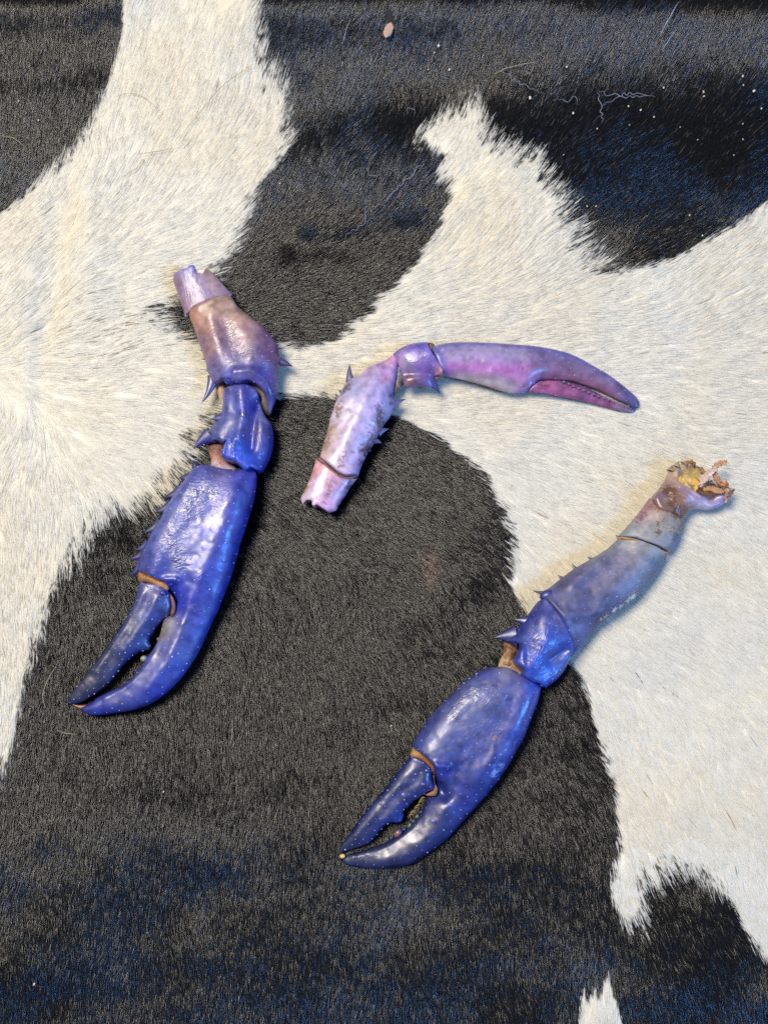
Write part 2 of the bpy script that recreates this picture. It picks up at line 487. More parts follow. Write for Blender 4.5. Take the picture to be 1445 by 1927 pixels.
def tubercles(parent, info, n, rad=(1.0, 1.9), col=(190, 185, 225), mind=7, seed=1, region=None, hmin=0.25):
    """pale raised dots of the shell, one joined piece"""
    rg = np.random.default_rng(seed)
    hx = info['h']/info['h'].max(); cand = np.where(hx > hmin)[0]
    if region is not None:
        cand = cand[region(info['x'][cand], info['y'][cand])]
    rg.shuffle(cand); pts = []
    for i in cand:
        if len(pts) >= n: break
        p = (info['x'][i], info['y'][i])
        if all((p[0]-q[0])**2+(p[1]-q[1])**2 > mind**2 for q, _ in pts): pts.append((p, i))
    vs = []; fs = []; pc = []; ns = 8; base = lin(col)
    for (px, py), i in pts:
        c = info['top'][i]; r = (rad[0]+(rad[1]-rad[0])*rg.random()**2)*S*(0.75+0.4*rg.random()); o0 = len(vs); mixf = rg.uniform(0.3, 0.85)
        col_ = base*mixf+info['pig'][i]*(1-mixf)
        for (f, hh) in ((1.0, -0.5), (0.85, 0.25), (0.5, 0.62)):
            for j in range(ns):
                a = 2*math.pi*j/ns; vs.append((c[0]+r*f*math.cos(a), c[1]+r*f*math.sin(a), c[2]+r*hh)); pc.append(col_ if f < 1 else info['pig'][i])
        vs.append((c[0], c[1], c[2]+r*0.75)); pc.append(col_)
        for k_ in range(2):
            for j in range(ns):
                j2 = (j+1) % ns; A = o0+k_*ns
                fs.append((A+j, A+j2, A+ns+j2)); fs.append((A+j, A+ns+j2, A+ns+j))
        for j in range(ns): fs.append((o0+2*ns+j, o0+2*ns+(j+1) % ns, o0+3*ns))
    if vs:
        o = mesh_obj('tubercles', np.array(vs), np.array(fs), M_SHELL, parent, np.array(pc)); o['kind'] = 'stuff'

def tube(name, pts, r, mat, parent=None, ns=6, taper=True, zabs=True, pigment=None):
    """thin thread: pts (x, y, z above the hide relief) in photo pixels"""
    q = catmull([(p[0], p[1], p[2]) for p in pts], 3.0)
    z = q[:, 2]+(0 if zabs else terrain(q[:, 0], q[:, 1]))
    wx, wy = G(q[:, 0], q[:, 1], z); C = np.stack([wx, wy, z*S], 1); n = len(C)
    T = np.gradient(C, axis=0); T /= np.linalg.norm(T, axis=1)[:, None]+1e-12
    sd = np.cross(T, [0, 0, 1.0]); sd /= np.linalg.norm(sd, axis=1)[:, None]+1e-12; up = np.cross(sd, T)
    f = np.linspace(0, 1, n); rr = r*S*(np.minimum(1, 3*np.minimum(f+0.08, 1-f+0.02)) if taper else 1+0*f)
    vs = np.concatenate([(C+sd*(rr*math.cos(2*math.pi*j/ns))[:, None]+up*(rr*math.sin(2*math.pi*j/ns))[:, None])[:, None] for j in range(ns)], 1).reshape(-1, 3)
    fs = []
    for i in range(n-1):
        for j in range(ns):
            j2 = (j+1) % ns; fs.append((i*ns+j, i*ns+j2, (i+1)*ns+j2, (i+1)*ns+j))
    pg = None if pigment is None else np.tile(lin(pigment), (len(vs), 1))
    return mesh_obj(name, vs, np.array(fs), mat, parent, pg)

# palette (sRGB readings of the shell pigment)
BLU = (40, 48, 168); DBL = (26, 34, 118); IND = (58, 48, 140); PUR = (104, 82, 150); LAV = (150, 128, 180)
TAN = (176, 138, 118); MAU = (128, 88, 128); BRN = (120, 72, 36); AMB = (196, 132, 60); PNK = (196, 160, 190)

# ================================================================== CLAW 1 : long purple and blue, left
z1 = Zm(280, 490, 320/1445); z2 = Zm(100, 840, 420/1445)
c1 = thing('crayfish_claw', 430, 900, 'large blue claw with purple-brown arm on the left, its pincer open wide over black fur', 'crayfish claw')

isc, i_isc = shell('upper_arm_segment', c1, M_PALE, [
    ('c', z1([(305, 455), (270, 350), (232, 240), (212, 180), (214, 118)])),
    ('o', z1([(214, 118), (250, 120), (290, 102), (345, 100), (362, 80), (402, 76), (414, 108), (418, 134), (470, 138), (484, 92), (500, 68)])),
    ('c', z1([(500, 68), (560, 120), (640, 212), (716, 292)])),
    ('o', z1([(716, 292), (702, 314), (600, 345), (500, 388), (412, 420), (362, 458), (320, 470), (305, 455)]))],
    34, k=0.50, kb=0.45, anchors=z1([(240, 200, 150, 100, 130), (300, 130, 140, 120, 190), (390, 90, 70, 90, 220), (400, 230, 160, 128, 175), (560, 200, 178, 135, 135),
        (660, 290, 165, 125, 160), (320, 380, 150, 105, 145), (480, 330, 158, 122, 170), (500, 90, 196, 130, 90)]),
    wr=[(z1([(400, 200), (380, 380)]), 40, 0.35)], graindir=-75, sat=0.62, gain=0.80, gs=(12, 3.0))
tubercles(isc, i_isc, 14, (0.8, 1.3), (200, 180, 200), seed=3)
o = blob('joint_knob', isc, M_SHELL, *z1.one(322, 470), 32, 4.5, 3.5, 3, cols=((90, 76, 140), (110, 96, 150)))

mer, i_mer = shell('arm_segment', c1, M_SHELL, [
    ('o', z1([(345, 470), (412, 424), (500, 392), (600, 350), (700, 318)])),
    ('c', z1([(700, 318), (722, 335), (765, 402), (860, 480), (905, 512), (962, 552), (1032, 630), (1090, 712), (1112, 790), (1128, 860), (1102, 925), (1092, 1000), (1098, 1100), (1078, 1200), (1045, 1275), (1022, 1312)])),
    ('o', z1([(1022, 1312), (1020, 1270), (1012, 1210), (985, 1140), (935, 1085), (860, 1058), (790, 1075), (735, 1070), (715, 1050), (680, 1045), (640, 1030), (590, 1048)])),
    ('c', z1([(590, 1048), (540, 1062), (528, 1000), (500, 940), (482, 860), (452, 770), (425, 690), (395, 600), (355, 505), (345, 470)]))],
    38, k=0.56, kb=0.42, anchors=z1([(400, 500, 190, 130, 100), (560, 470, 186, 138, 110), (700, 420, 190, 148, 128), (800, 520, 196, 150, 125), (600, 620, 125, 76, 110), (520, 620, 190, 135, 110),
        (680, 760, 118, 74, 128), (560, 780, 176, 128, 130), (860, 700, 176, 132, 130), (1000, 680, 122, 78, 128), (1060, 860, 120, 60, 110), (460, 720, 112, 84, 130),
        (640, 900, 112, 86, 150), (560, 980, 100, 92, 160), (800, 940, 66, 58, 150), (960, 980, 54, 50, 165), (1060, 1100, 44, 46, 160), (940, 850, 100, 72, 140), (700, 1010, 36, 60, 200)]),
    sculpt=[(z1([(640, 560), (760, 820)]), 17, -4), (z1([(560, 520), (600, 800)]), 14, 3), (z1([(800, 560), (960, 800)]), 20, 4), (z1([(760, 1000), (900, 985), (1000, 1040), (1060, 1160)]), 9, 5),
            (z1([(900, 880), (1090, 900)]), 14, 3)],
    wr=[(z1([(650, 620), (760, 840)]), 26, 0.7), (z1([(950, 620), (1010, 800)]), 22, 0.7), (z1([(850, 780), (960, 850)]), 18, 0.5)], graindir=20, sat=0.8, gain=0.72, gs=(9, 3.2))
tubercles(mer, i_mer, 55, (0.8, 1.8), (178, 165, 215), 9, 5, region=lambda x, y: (y > 640) | (x > 490))
for bx, by, tx, ty, w in ((1085, 860, 1168, 886, 70), (540, 1020, 486, 1134, 66), (520, 925, 494, 932, 30), (490, 828, 464, 834, 28), (468, 762, 448, 764, 22), (1075, 735, 1098, 722, 26), (1040, 650, 1054, 640, 20), (950, 562, 962, 552, 18)):
    spine(mer, M_SHELL, z1.one(bx, by), z1.one(tx, ty), w*z1.k, 36, 38, ((96, 84, 165), (60, 62, 150)))
blob('joint_knob', mer, M_SHELL, *z1.one(690, 1012), 50, 12, 10, 9, cols=((24, 44, 150), (40, 44, 130)))

seam(mer, z1([(350, 462), (412, 420), (500, 389), (600, 346), (700, 314)]), [i_isc, i_mer], 1.3, (190, 150, 90))
car, i_car = shell('wrist_segment', c1, M_SHELL, [
    ('o', z1([(640, 1112), (690, 1092), (770, 1082), (870, 1092), (928, 1130), (950, 1200)])),
    ('c', z1([(950, 1200), (968, 1270), (1000, 1335), (1045, 1400), (1060, 1500), (1052, 1620), (1022, 1700), (975, 1788)])),
    ('o', z1([(975, 1788), (930, 1800), (885, 1788), (842, 1812), (765, 1745), (700, 1728), (648, 1705), (650, 1640), (688, 1565), (655, 1572), (575, 1545), (500, 1568)])),
    ('c', z1([(500, 1568), (476, 1585), (478, 1500), (550, 1400), (600, 1340), (628, 1270), (636, 1180), (640, 1110)]))],
    32, k=0.56, kb=0.42, anchors=z1([(740, 1150, 82, 66, 160), (860, 1150, 70, 52, 140), (680, 1250, 88, 76, 158), (800, 1300, 48, 52, 172), (720, 1380, 92, 84, 158), (560, 1500, 84, 78, 150),
        (880, 1280, 44, 44, 165), (990, 1330, 120, 100, 140), (940, 1480, 92, 66, 128), (1010, 1500, 70, 56, 150), (760, 1640, 22, 70, 205), (840, 1700, 24, 74, 212), (960, 1680, 38, 46, 165), (1000, 1600, 52, 52, 155), (650, 1500, 80, 72, 150)]),
    sculpt=[(z1([(800, 1150), (830, 1350), (790, 1560)]), 12, 7), (z1([(760, 1560), (700, 1700), (850, 1770)]), 16, 5), (z1([(925, 1250), (895, 1450), (880, 1620)]), 8, -11), (z1([(1000, 1400), (1000, 1650)]), 12, 5),
            (z1([(660, 1200), (690, 1400), (600, 1500)]), 14, 3), (z1([(690, 1560), (665, 1690)]), 3.5, 4)],
    wr=[(z1([(780, 1560), (760, 1740)]), 18, 1.0), (z1([(850, 1250), (850, 1420)]), 16, 0.7), (z1([(950, 1400), (940, 1560)]), 14, 0.6)], graindir=-80)
tubercles(car, i_car, 34, (1.0, 2.3), (150, 150, 225), 9, 8)
for bx, by, tx, ty, w in ((625, 1350, 530, 1352, 84), (510, 1500, 388, 1598, 100)):
    spine(car, M_SHELL, z1.one(bx, by), z1.one(tx, ty), w*z1.k, 42, 42, ((66, 66, 170), (34, 60, 190)), bend=-0.18)

mm1, _ = shell('joint_membrane', c1, M_MEMB, [('c', z1([(560, 1060), (640, 1040), (660, 1120), (640, 1240), (605, 1190), (580, 1110), (560, 1060)]))], 22, k=0.8, anchors=z1([(600, 1100, 170, 130, 90), (620, 1200, 190, 170, 160)]))
mm2, _ = shell('joint_membrane', c1, M_MEMB, [('c', z1([(860, 1050), (960, 1060), (1040, 1180), (1050, 1290), (1010, 1320), (960, 1250), (930, 1150), (860, 1080), (860, 1050)]))], 34, k=0.55, anchors=z1([(900, 1070, 90, 60, 40), (1000, 1250, 40, 22, 16)]))
mm3, _ = shell('joint_membrane', c1, M_MEMB, [('c', z1([(495, 1590), (520, 1550), (590, 1535), (665, 1570), (665, 1700), (740, 1760), (790, 1830), (700, 1850), (600, 1830), (530, 1790), (532, 1700), (495, 1590)]))],
    26, k=0.8, anchors=z1([(560, 1580, 96, 40, 22), (600, 1640, 120, 60, 40), (540, 1660, 150, 110, 100), (590, 1700, 190, 120, 50), (570, 1740, 200, 175, 185), (700, 1800, 200, 170, 180)]),
    wr=[(z1([(580, 1560), (580, 1720)]), 30, 1)], label='brown wrinkled skin of the joint')

P2 = [('c', z2([(745, 905), (800, 985), (800, 1040), (786, 1085), (762, 1096), (740, 1105), (716, 1132), (704, 1190), (688, 1240), (662, 1300), (622, 1352), (582, 1410), (540, 1470), (490, 1520), (430, 1560),
        (370, 1586), (300, 1622), (240, 1668), (186, 1690), (195, 1716), (240, 1740), (305, 1740), (400, 1726), (520, 1708), (640, 1662), (740, 1594), (830, 1502), (900, 1405), (960, 1300), (1012, 1182), (1062, 1080),
        (1110, 962), (1152, 850), (1190, 722), (1216, 620), (1250, 520), (1282, 420), (1310, 312), (1319, 230), (1310, 166), (1230, 150), (1160, 150), (1100, 145), (1040, 128), (1000, 120), (940, 126), (900, 150),
        (872, 198), (832, 250), (792, 312), (752, 372), (722, 430), (684, 498), (654, 536), (624, 600), (580, 676), (560, 730), (550, 790), (548, 812)])),
      ('o', z2([(548, 812), (582, 816), (640, 842), (700, 870), (748, 882), (745, 905)]))]
palm, i_palm = shell('palm', c1, M_SHELL, P2, (z2.one(1100, 200)+(40,), z2.one(200, 1700)+(20,)), k=0.50, kb=0.36, flat=0.12, anchors=z2([
        (950, 200, 66, 60, 150), (1120, 180, 112, 84, 150), (1250, 230, 48, 48, 158), (850, 320, 92, 84, 160), (1000, 400, 104, 92, 168), (1150, 420, 52, 52, 168), (1270, 380, 38, 42, 150), (760, 480, 84, 80, 160),
        (880, 600, 96, 86, 166), (1040, 620, 58, 56, 168), (1150, 700, 40, 46, 165), (660, 680, 62, 62, 150), (820, 780, 72, 70, 158), (980, 850, 38, 48, 172), (600, 760, 52, 52, 140), (780, 960, 22, 38, 190), (830, 1030, 24, 44, 210),
        (1050, 1000, 40, 46, 160), (900, 1080, 46, 48, 156), (760, 1130, 150, 120, 125), (900, 1250, 40, 52, 160), (980, 1180, 38, 60, 172), (740, 1330, 72, 60, 140), (830, 1420, 34, 60, 176), (600, 1500, 76, 66, 140), (680, 1580, 30, 50, 170), (400, 1640, 50, 48, 140), (330, 1710, 24, 34, 150), (230, 1715, 26, 34, 140),
        (900, 1390, 80, 90, 185), (705, 1180, 160, 120, 90)]),
    sculpt=[(z2([(1185, 330), (1130, 550), (1030, 770), (930, 920)]), 22, 6), (z2([(900, 1000), (850, 1200), (760, 1400), (640, 1560)]), 12, 4.5), (z2([(700, 1230), (640, 1400), (520, 1530), (350, 1620)]), 7, 3),
            (z2([(880, 320), (770, 520), (690, 700)]), 30, 4), (z2([(800, 910), (790, 1000)]), 8, -10), (z2([(760, 880), (820, 880)]), 7, 7), (z2([(900, 900), (840, 1050)]), 14, -5),
            (z2([(720, 750), (660, 850)]), 14, 4)],
    wr=[(z2([(950, 260), (1080, 330)]), 26, 0.8), (z2([(940, 330), (870, 480), (780, 640), (720, 760)]), 20, 0.75), (z2([(1040, 300), (960, 430)]), 20, 0.8), (z2([(840, 690), (860, 760)]), 16, 0.7), (z2([(940, 1060), (970, 1080)]), 8, 1.0), (z2([(980, 870), (1000, 850)]), 8, 1)],
    graindir=0, gs=(9, 5), label='blue palm with long fixed finger')
tubercles(palm, i_palm, 150, (0.9, 1.9), (185, 190, 235), 12, 11, hmin=0.2)
for bx, by, tx, ty, w in ((945, 160, 925, 122, 50), (905, 200, 858, 202, 56), (822, 300, 770, 316, 56), (755, 390, 706, 410, 46), (690, 505, 636, 534, 44), (612, 640, 572, 658, 40), (585, 700, 540, 716, 40), (575, 770, 536, 806, 46)):
    spine(palm, M_SHELL, z2.one(bx, by), z2.one(tx, ty), w*z2.k, 43, 42, ((70, 66, 165), (26, 38, 130)), bend=0.12)
blob('joint_knob', palm, M_SHELL, *z2.one(758, 888), 50, 7, 5, 5, cols=((24, 34, 140), (30, 60, 200)))
for x, y, r, cs in ((592, 1374, 7, ((176, 160, 40), (60, 110, 190))), (688, 1248, 4.5, ((110, 120, 60), (40, 60, 170))), (676, 1304, 4, ((40, 60, 160), (60, 80, 180))), (540, 1452, 2.5, ((80, 80, 150), (60, 60, 150))), (470, 1530, 2.2, ((80, 80, 150), (60, 60, 150)))):
    blob('tooth', palm, M_SHELL, *z2.one(x, y), 30, r, r*0.8, r*0.8, cols=cs)
spine(palm, M_SHELL, z2.one(205, 1690), z2.one(128, 1672), 26*z2.k, 20, 19, ((176, 96, 40), (216, 150, 80)), bend=0.1, name='finger_tip')
strip, _ = shell('joint_membrane', c1, M_MEMB, [('c', z2([(552, 806), (600, 812), (670, 850), (748, 878), (752, 925), (740, 935), (690, 915), (620, 885), (566, 880), (552, 850), (552, 806)]))], 40, k=0.9, kb=0.8,
    anchors=z2([(590, 835, 150, 96, 40), (660, 870, 176, 112, 46), (720, 905, 190, 140, 90)]), wr=[(z2([(580, 830), (720, 900)]), 20, 1)], label='orange-brown hinge skin at the base of the finger')
strip2, _ = shell('joint_membrane', c1, M_MEMB, [('c', z2([(758, 955), (778, 975), (796, 1020), (792, 1080), (770, 1104), (760, 1080), (770, 1040), (758, 955)]))], 46, k=1.0, anchors=z2([(775, 1000, 120, 80, 90), (775, 1070, 110, 70, 50)]), wr=[(z2([(775, 980), (775, 1090)]), 12, 1)])

dac, i_dac = shell('movable_finger', c1, M_SHELL, [
    ('o', z2([(566, 872), (600, 888), (640, 892), (690, 905), (745, 935)])),
    ('c', z2([(745, 935), (768, 965), (780, 1020), (774, 1070), (750, 1098), (716, 1120), (690, 1150), (666, 1175), (655, 1200), (648, 1214), (634, 1232), (626, 1262), (636, 1292), (625, 1318), (598, 1322), (560, 1332), (520, 1360), (480, 1392),
        (440, 1440), (400, 1492), (350, 1550), (300, 1590), (250, 1622), (200, 1652), (150, 1668), (110, 1672), (101, 1642), (112, 1608), (170, 1540), (250, 1430), (330, 1330), (400, 1230), (460, 1140), (510, 1050), (540, 970), (558, 900), (566, 872)]))],
    (z2.one(650, 900)+(38,), z2.one(110, 1660)+(17,)), k=0.52, kb=0.4, flat=0.05, anchors=z2([(600, 890, 92, 72, 150), (690, 910, 120, 90, 150), (600, 960, 44, 44, 110), (560, 1040, 44, 46, 100), (700, 1020, 30, 36, 120), (740, 1050, 60, 50, 130), (640, 1080, 30, 50, 150), (520, 1160, 44, 40, 92),
        (600, 1240, 30, 52, 140), (450, 1280, 42, 38, 92), (500, 1320, 28, 50, 140), (380, 1380, 38, 30, 70), (400, 1450, 28, 36, 100), (280, 1500, 34, 26, 66), (200, 1590, 22, 24, 70), (130, 1650, 20, 30, 80), (610, 1300, 34, 64, 140)]),
    sculpt=[(z2([(690, 1000), (600, 1160), (480, 1320)]), 11, 4), (z2([(600, 960), (480, 1180), (300, 1450)]), 9, 3), (z2([(700, 930), (740, 960)]), 8, 4)],
    wr=[(z2([(700, 930), (600, 890)]), 10, 0.5)])
tubercles(dac, i_dac, 85, (1.0, 2.0), (190, 195, 235), 9, 13, hmin=0.2)
blob('joint_knob', dac, M_SHELL, *z2.one(712, 950), 50, 6, 5, 4, cols=((24, 28, 110), (24, 40, 150)))

# ================================================================== CLAW 2 : small pale lilac, middle
z3 = Zm(540, 620, 340/1445); z4 = Zm(780, 620, 460/1445)
c2 = thing('crayfish_claw', 780, 780, 'small pale lilac claw with pink closed pincer pointing right over cream fur', 'crayfish claw')
isc, i_isc = shell('upper_arm_segment', c2, M_PALE, [
    ('c', z3([(232, 1040), (215, 1100), (180, 1200), (142, 1290), (110, 1350), (128, 1402)])),
    ('o', z3([(128, 1402), (160, 1372), (205, 1380), (206, 1412), (222, 1424), (245, 1414), (290, 1440), (338, 1466)])),
    ('c', z3([(338, 1466), (392, 1450), (412, 1412), (462, 1340), (512, 1258), (572, 1180)])),
    ('o', z3([(572, 1180), (548, 1196), (480, 1192), (420, 1172), (352, 1122), (302, 1072), (262, 1042), (232, 1040)]))],
    30, k=0.60, kb=0.5, anchors=z3([(250, 1130, 226, 160, 176), (340, 1120, 226, 166, 180), (230, 1250, 206, 170, 206), (430, 1230, 216, 160, 180), (330, 1300, 206, 160, 200), (450, 1300, 176, 150, 206), (160, 1320, 200, 180, 200), (350, 1430, 226, 170, 215)]),
    stains=[(z3([(330, 1250), (310, 1390)]), 14, (140, 96, 90), 0.7), (z3([(200, 1150), (150, 1320)]), 8, (160, 120, 90), 0.9), (z3([(500, 1230), (420, 1400)]), 7, (110, 90, 110), 0.8), (z3([(260, 1370), (300, 1400)]), 8, (120, 60, 60), 1)])
mer, i_mer = shell('arm_segment', c2, M_PALE, [
    ('o', z3([(572, 1172), (545, 1168), (482, 1184), (424, 1162), (362, 1116), (312, 1072), (262, 1024)])),
    ('c', z3([(262, 1024), (290, 920), (320, 830), (350, 700), (382, 600), (412, 540), (452, 460), (492, 405), (532, 388), (562, 386), (602, 348), (652, 302), (702, 280), (782, 250), (832, 214), (862, 208), (892, 246)])),
    ('c', z3([(892, 246), (884, 300), (868, 400), (858, 450), (850, 520), (860, 570), (868, 604), (848, 645), (820, 708), (782, 756), (752, 812), (718, 876), (706, 902), (662, 962), (622, 1040), (592, 1108), (572, 1172)]))],
    36, k=0.66, kb=0.5, anchors=z3([(300, 1000, 180, 150, 140), (420, 1050, 200, 172, 202), (350, 850, 172, 148, 140), (480, 950, 196, 178, 210), (560, 1000, 186, 150, 196), (450, 700, 190, 178, 200), (560, 700, 198, 176, 212), (620, 800, 196, 156, 204), (480, 470, 120, 108, 150), (560, 520, 152, 150, 200), (680, 420, 172, 150, 200),
        (760, 300, 160, 130, 190), (850, 260, 206, 130, 180), (800, 400, 190, 140, 190), (820, 560, 130, 130, 190), (720, 620, 170, 150, 212), (760, 700, 130, 126, 180), (660, 900, 150, 128, 176), (600, 1060, 166, 138, 200)]),
    sculpt=[(z3([(700, 420), (600, 700), (440, 1000)]), 14, 4), (z3([(800, 450), (700, 720)]), 9, 2.5), (z3([(870, 220), (860, 300)]), 7, 5)],
    stains=[(z3([(740, 640), (720, 820), (620, 980)]), 15, (92, 70, 70), 0.85), (z3([(500, 440), (430, 600)]), 10, (84, 72, 80), 0.85), (z3([(360, 800), (310, 950)]), 12, (150, 110, 80), 0.7), (z3([(420, 620), (400, 720)]), 9, (130, 100, 80), 0.9),
            (z3([(480, 1020), (440, 1100)]), 12, (120, 84, 84), 0.6), (z3([(700, 850), (600, 1100)]), 12, (110, 80, 90), 0.75), (z3([(780, 330), (790, 400)]), 7, (150, 90, 90), 0.7), (z3([(850, 480), (830, 620)]), 8, (90, 84, 120), 0.9)], sat=0.8, gain=0.95)
for bx, by, tx, ty, w in ((512, 400, 507, 328, 50), (440, 500, 424, 492, 26), (414, 552, 400, 528, 30), (362, 700, 342, 716, 22), (312, 880, 300, 884, 18), (855, 612, 912, 578, 40), (742, 822, 786, 806, 46), (700, 890, 734, 902, 44), (650, 962, 664, 970, 20)):
    spine(mer, M_PALE, z3.one(bx, by), z3.one(tx, ty), w*z3.k, 34, 34, ((140, 130, 180), (110, 116, 176)))
seam(mer, z3([(240, 1034), (305, 1076), (360, 1120), (424, 1168), (482, 1188), (560, 1178)]), [i_isc, i_mer], 1.5, (110, 80, 60), 0.8)
car, i_car = shell('wrist_segment', c2, M_PALE, [
    ('c', z3([(846, 196), (902, 155), (982, 120), (1062, 105), (1128, 103)])),
    ('o', z3([(1128, 103), (1124, 140), (1140, 190), (1172, 240), (1212, 300), (1242, 348), (1232, 374), (1172, 378)])),
    ('c', z3([(1172, 378), (1164, 420), (1160, 462), (1100, 456), (1032, 456), (962, 466), (932, 440), (922, 380), (902, 320), (880, 262), (846, 196)]))],
    38, k=0.60, kb=0.5, anchors=z3([(900, 180, 120, 96, 170), (1000, 150, 110, 92, 180), (1100, 140, 84, 80, 185), (950, 280, 172, 150, 190), (1050, 260, 128, 100, 190), (1150, 290, 104, 86, 180), (1100, 340, 136, 92, 180), (980, 400, 128, 90, 110), (1060, 430, 116, 92, 140), (1140, 430, 90, 90, 170), (1220, 345, 180, 120, 130)]),
    sculpt=[(z3([(960, 360), (1180, 370)]), 8, -7), (z3([(950, 180), (1120, 200)]), 20, 4)],
    stains=[(z3([(960, 380), (980, 440)]), 12, (110, 70, 60), 1.0)], wr=[(z3([(960, 250), (1100, 200)]), 30, 0.4)])
tubercles(car, i_car, 30, (0.9, 1.6), (190, 170, 215), 8, 17)
spine(car, M_PALE, z3.one(1150, 425), z3.one(1190, 476), 60*z3.k, 34, 33, ((96, 92, 170), (80, 90, 180)))
j, _ = shell('joint_membrane', c2, M_MEMB, [('c', z3([(885, 240), (920, 300), (935, 380), (925, 440), (880, 500), (848, 560), (842, 520), (862, 420), (872, 320), (885, 240)]))], 32, k=0.9,
    anchors=z3([(900, 280, 150, 150, 190), (910, 370, 150, 160, 200), (880, 450, 130, 100, 70), (860, 520, 110, 84, 70)]), wr=[(z3([(900, 280), (860, 520)]), 14, 1)], stains=[(z3([(900, 330), (870, 500)]), 10, (70, 50, 40), 1.0)])
j, _ = shell('joint_membrane', c2, M_MEMB, [('c', z3([(1120, 108), (1150, 105), (1180, 125), (1170, 200), (1215, 280), (1270, 350), (1235, 385), (1190, 400), (1180, 380), (1225, 340), (1180, 260), (1135, 190), (1120, 108)]))], 36, k=1.0,
    anchors=z3([(1150, 130, 120, 92, 66), (1150, 180, 110, 80, 60), (1230, 330, 170, 120, 110), (1200, 385, 150, 110, 70)]), label='tan skin in the gap before the palm')
palm, i_palm = shell('palm', c2, M_PALE, [
    ('c', z4([(112, 100), (140, 92), (182, 84), (250, 79), (400, 80), (550, 88), (700, 100), (800, 115), (900, 140), (982, 175), (1052, 215), (1132, 260), (1202, 310), (1262, 358), (1306, 398), (1326, 430), (1318, 462), (1290, 466),
         (1250, 442), (1180, 407), (1100, 367), (1020, 336), (940, 311), (880, 301), (800, 298), (742, 301), (702, 330), (668, 366), (640, 376), (606, 379), (560, 376), (500, 360), (430, 336), (340, 311), (250, 290), (180, 276)])),
    ('o', z4([(180, 276), (160, 258), (142, 220), (118, 160), (104, 125), (112, 100)]))],
    (z4.one(150, 180)+(34,), z4.one(1320, 440)+(16,)), k=0.55, kb=0.42, anchors=[(z4(q), *c) for q, c in (
        ([(110, 110), (145, 220), (165, 260)], (92, 88, 180)), ([(190, 95), (400, 88), (700, 110), (950, 170), (1150, 280), (1300, 410)], (88, 78, 160)), ([(210, 150), (330, 140), (500, 145), (640, 160)], (150, 132, 180)),
        ([(240, 190), (420, 190), (560, 200)], (152, 120, 182)), ([(210, 240), (380, 240), (540, 255), (640, 275)], (176, 80, 178)), ([(640, 300), (620, 330)], (176, 110, 160)), ([(260, 290), (440, 330), (560, 362)], (170, 152, 160)),
        ([(700, 180), (850, 200), (1000, 240), (1150, 310)], (112, 88, 140)), ([(720, 240), (900, 258), (1050, 300), (1180, 360)], (122, 80, 126)), ([(700, 285), (880, 288), (1000, 315), (1150, 380)], (140, 74, 118)), ([(1200, 330), (1280, 400)], (70, 56, 96)), ([(1270, 440), (1310, 450)], (60, 50, 110)), ([(650, 370), (730, 305)], (110, 90, 180)))],
    sculpt=[(z4([(170, 120), (185, 100), (400, 96), (700, 112), (900, 150), (1100, 260)]), 7, 3), (z4([(180, 280), (450, 315), (640, 350)]), 8, -3), (z4([(640, 376), (740, 302)]), 4, 3)],
    stains=[(z4([(660, 260), (900, 290)]), 20, (110, 60, 100), 0.35)], sat=0.72, gain=0.9, colnoise=0.05)
tubercles(palm, i_palm, 90, (0.8, 1.6), (205, 190, 225), 9, 19, hmin=0.2)
dac, i_dac = shell('movable_finger', c2, M_PALE, [
    ('o', z4([(668, 372), (700, 336), (742, 306)])),
    ('c', z4([(742, 306), (800, 302), (880, 306), (950, 321), (1020, 346), (1100, 386), (1180, 424), (1240, 448), (1286, 468), (1302, 470), (1302, 484), (1272, 493), (1222, 486), (1150, 466), (1060, 441), (950, 416), (850, 396), (750, 379), (668, 372)]))],
    (z4.one(700, 350)+(26,), z4.one(1290, 475)+(13,)), k=0.55, kb=0.42, anchors=z4([(740, 330, 150, 84, 130), (800, 350, 168, 86, 140), (900, 370, 166, 84, 138), (900, 320, 70, 50, 90), (1050, 410, 160, 80, 134), (1150, 440, 140, 70, 120), (1230, 465, 100, 70, 120), (1240, 445, 170, 150, 140), (1280, 480, 70, 60, 130), (1050, 370, 60, 44, 84)]),
    stains=[(z4([(740, 345), (770, 350)]), 8, (110, 50, 80), 0.9)])
tubercles(dac, i_dac, 30, (0.7, 1.2), (200, 160, 200), 8, 21)
for i in range(14):
    f = i/13; x, y = 880+f*380, 304+f*142+20*math.sin(f*3.1)*0.4
    blob('tooth', dac, M_PALE, *z4.one(x, y+6), 24-f*6, 2.4-f*0.6, cols=((70, 60, 90), (150, 140, 150)))

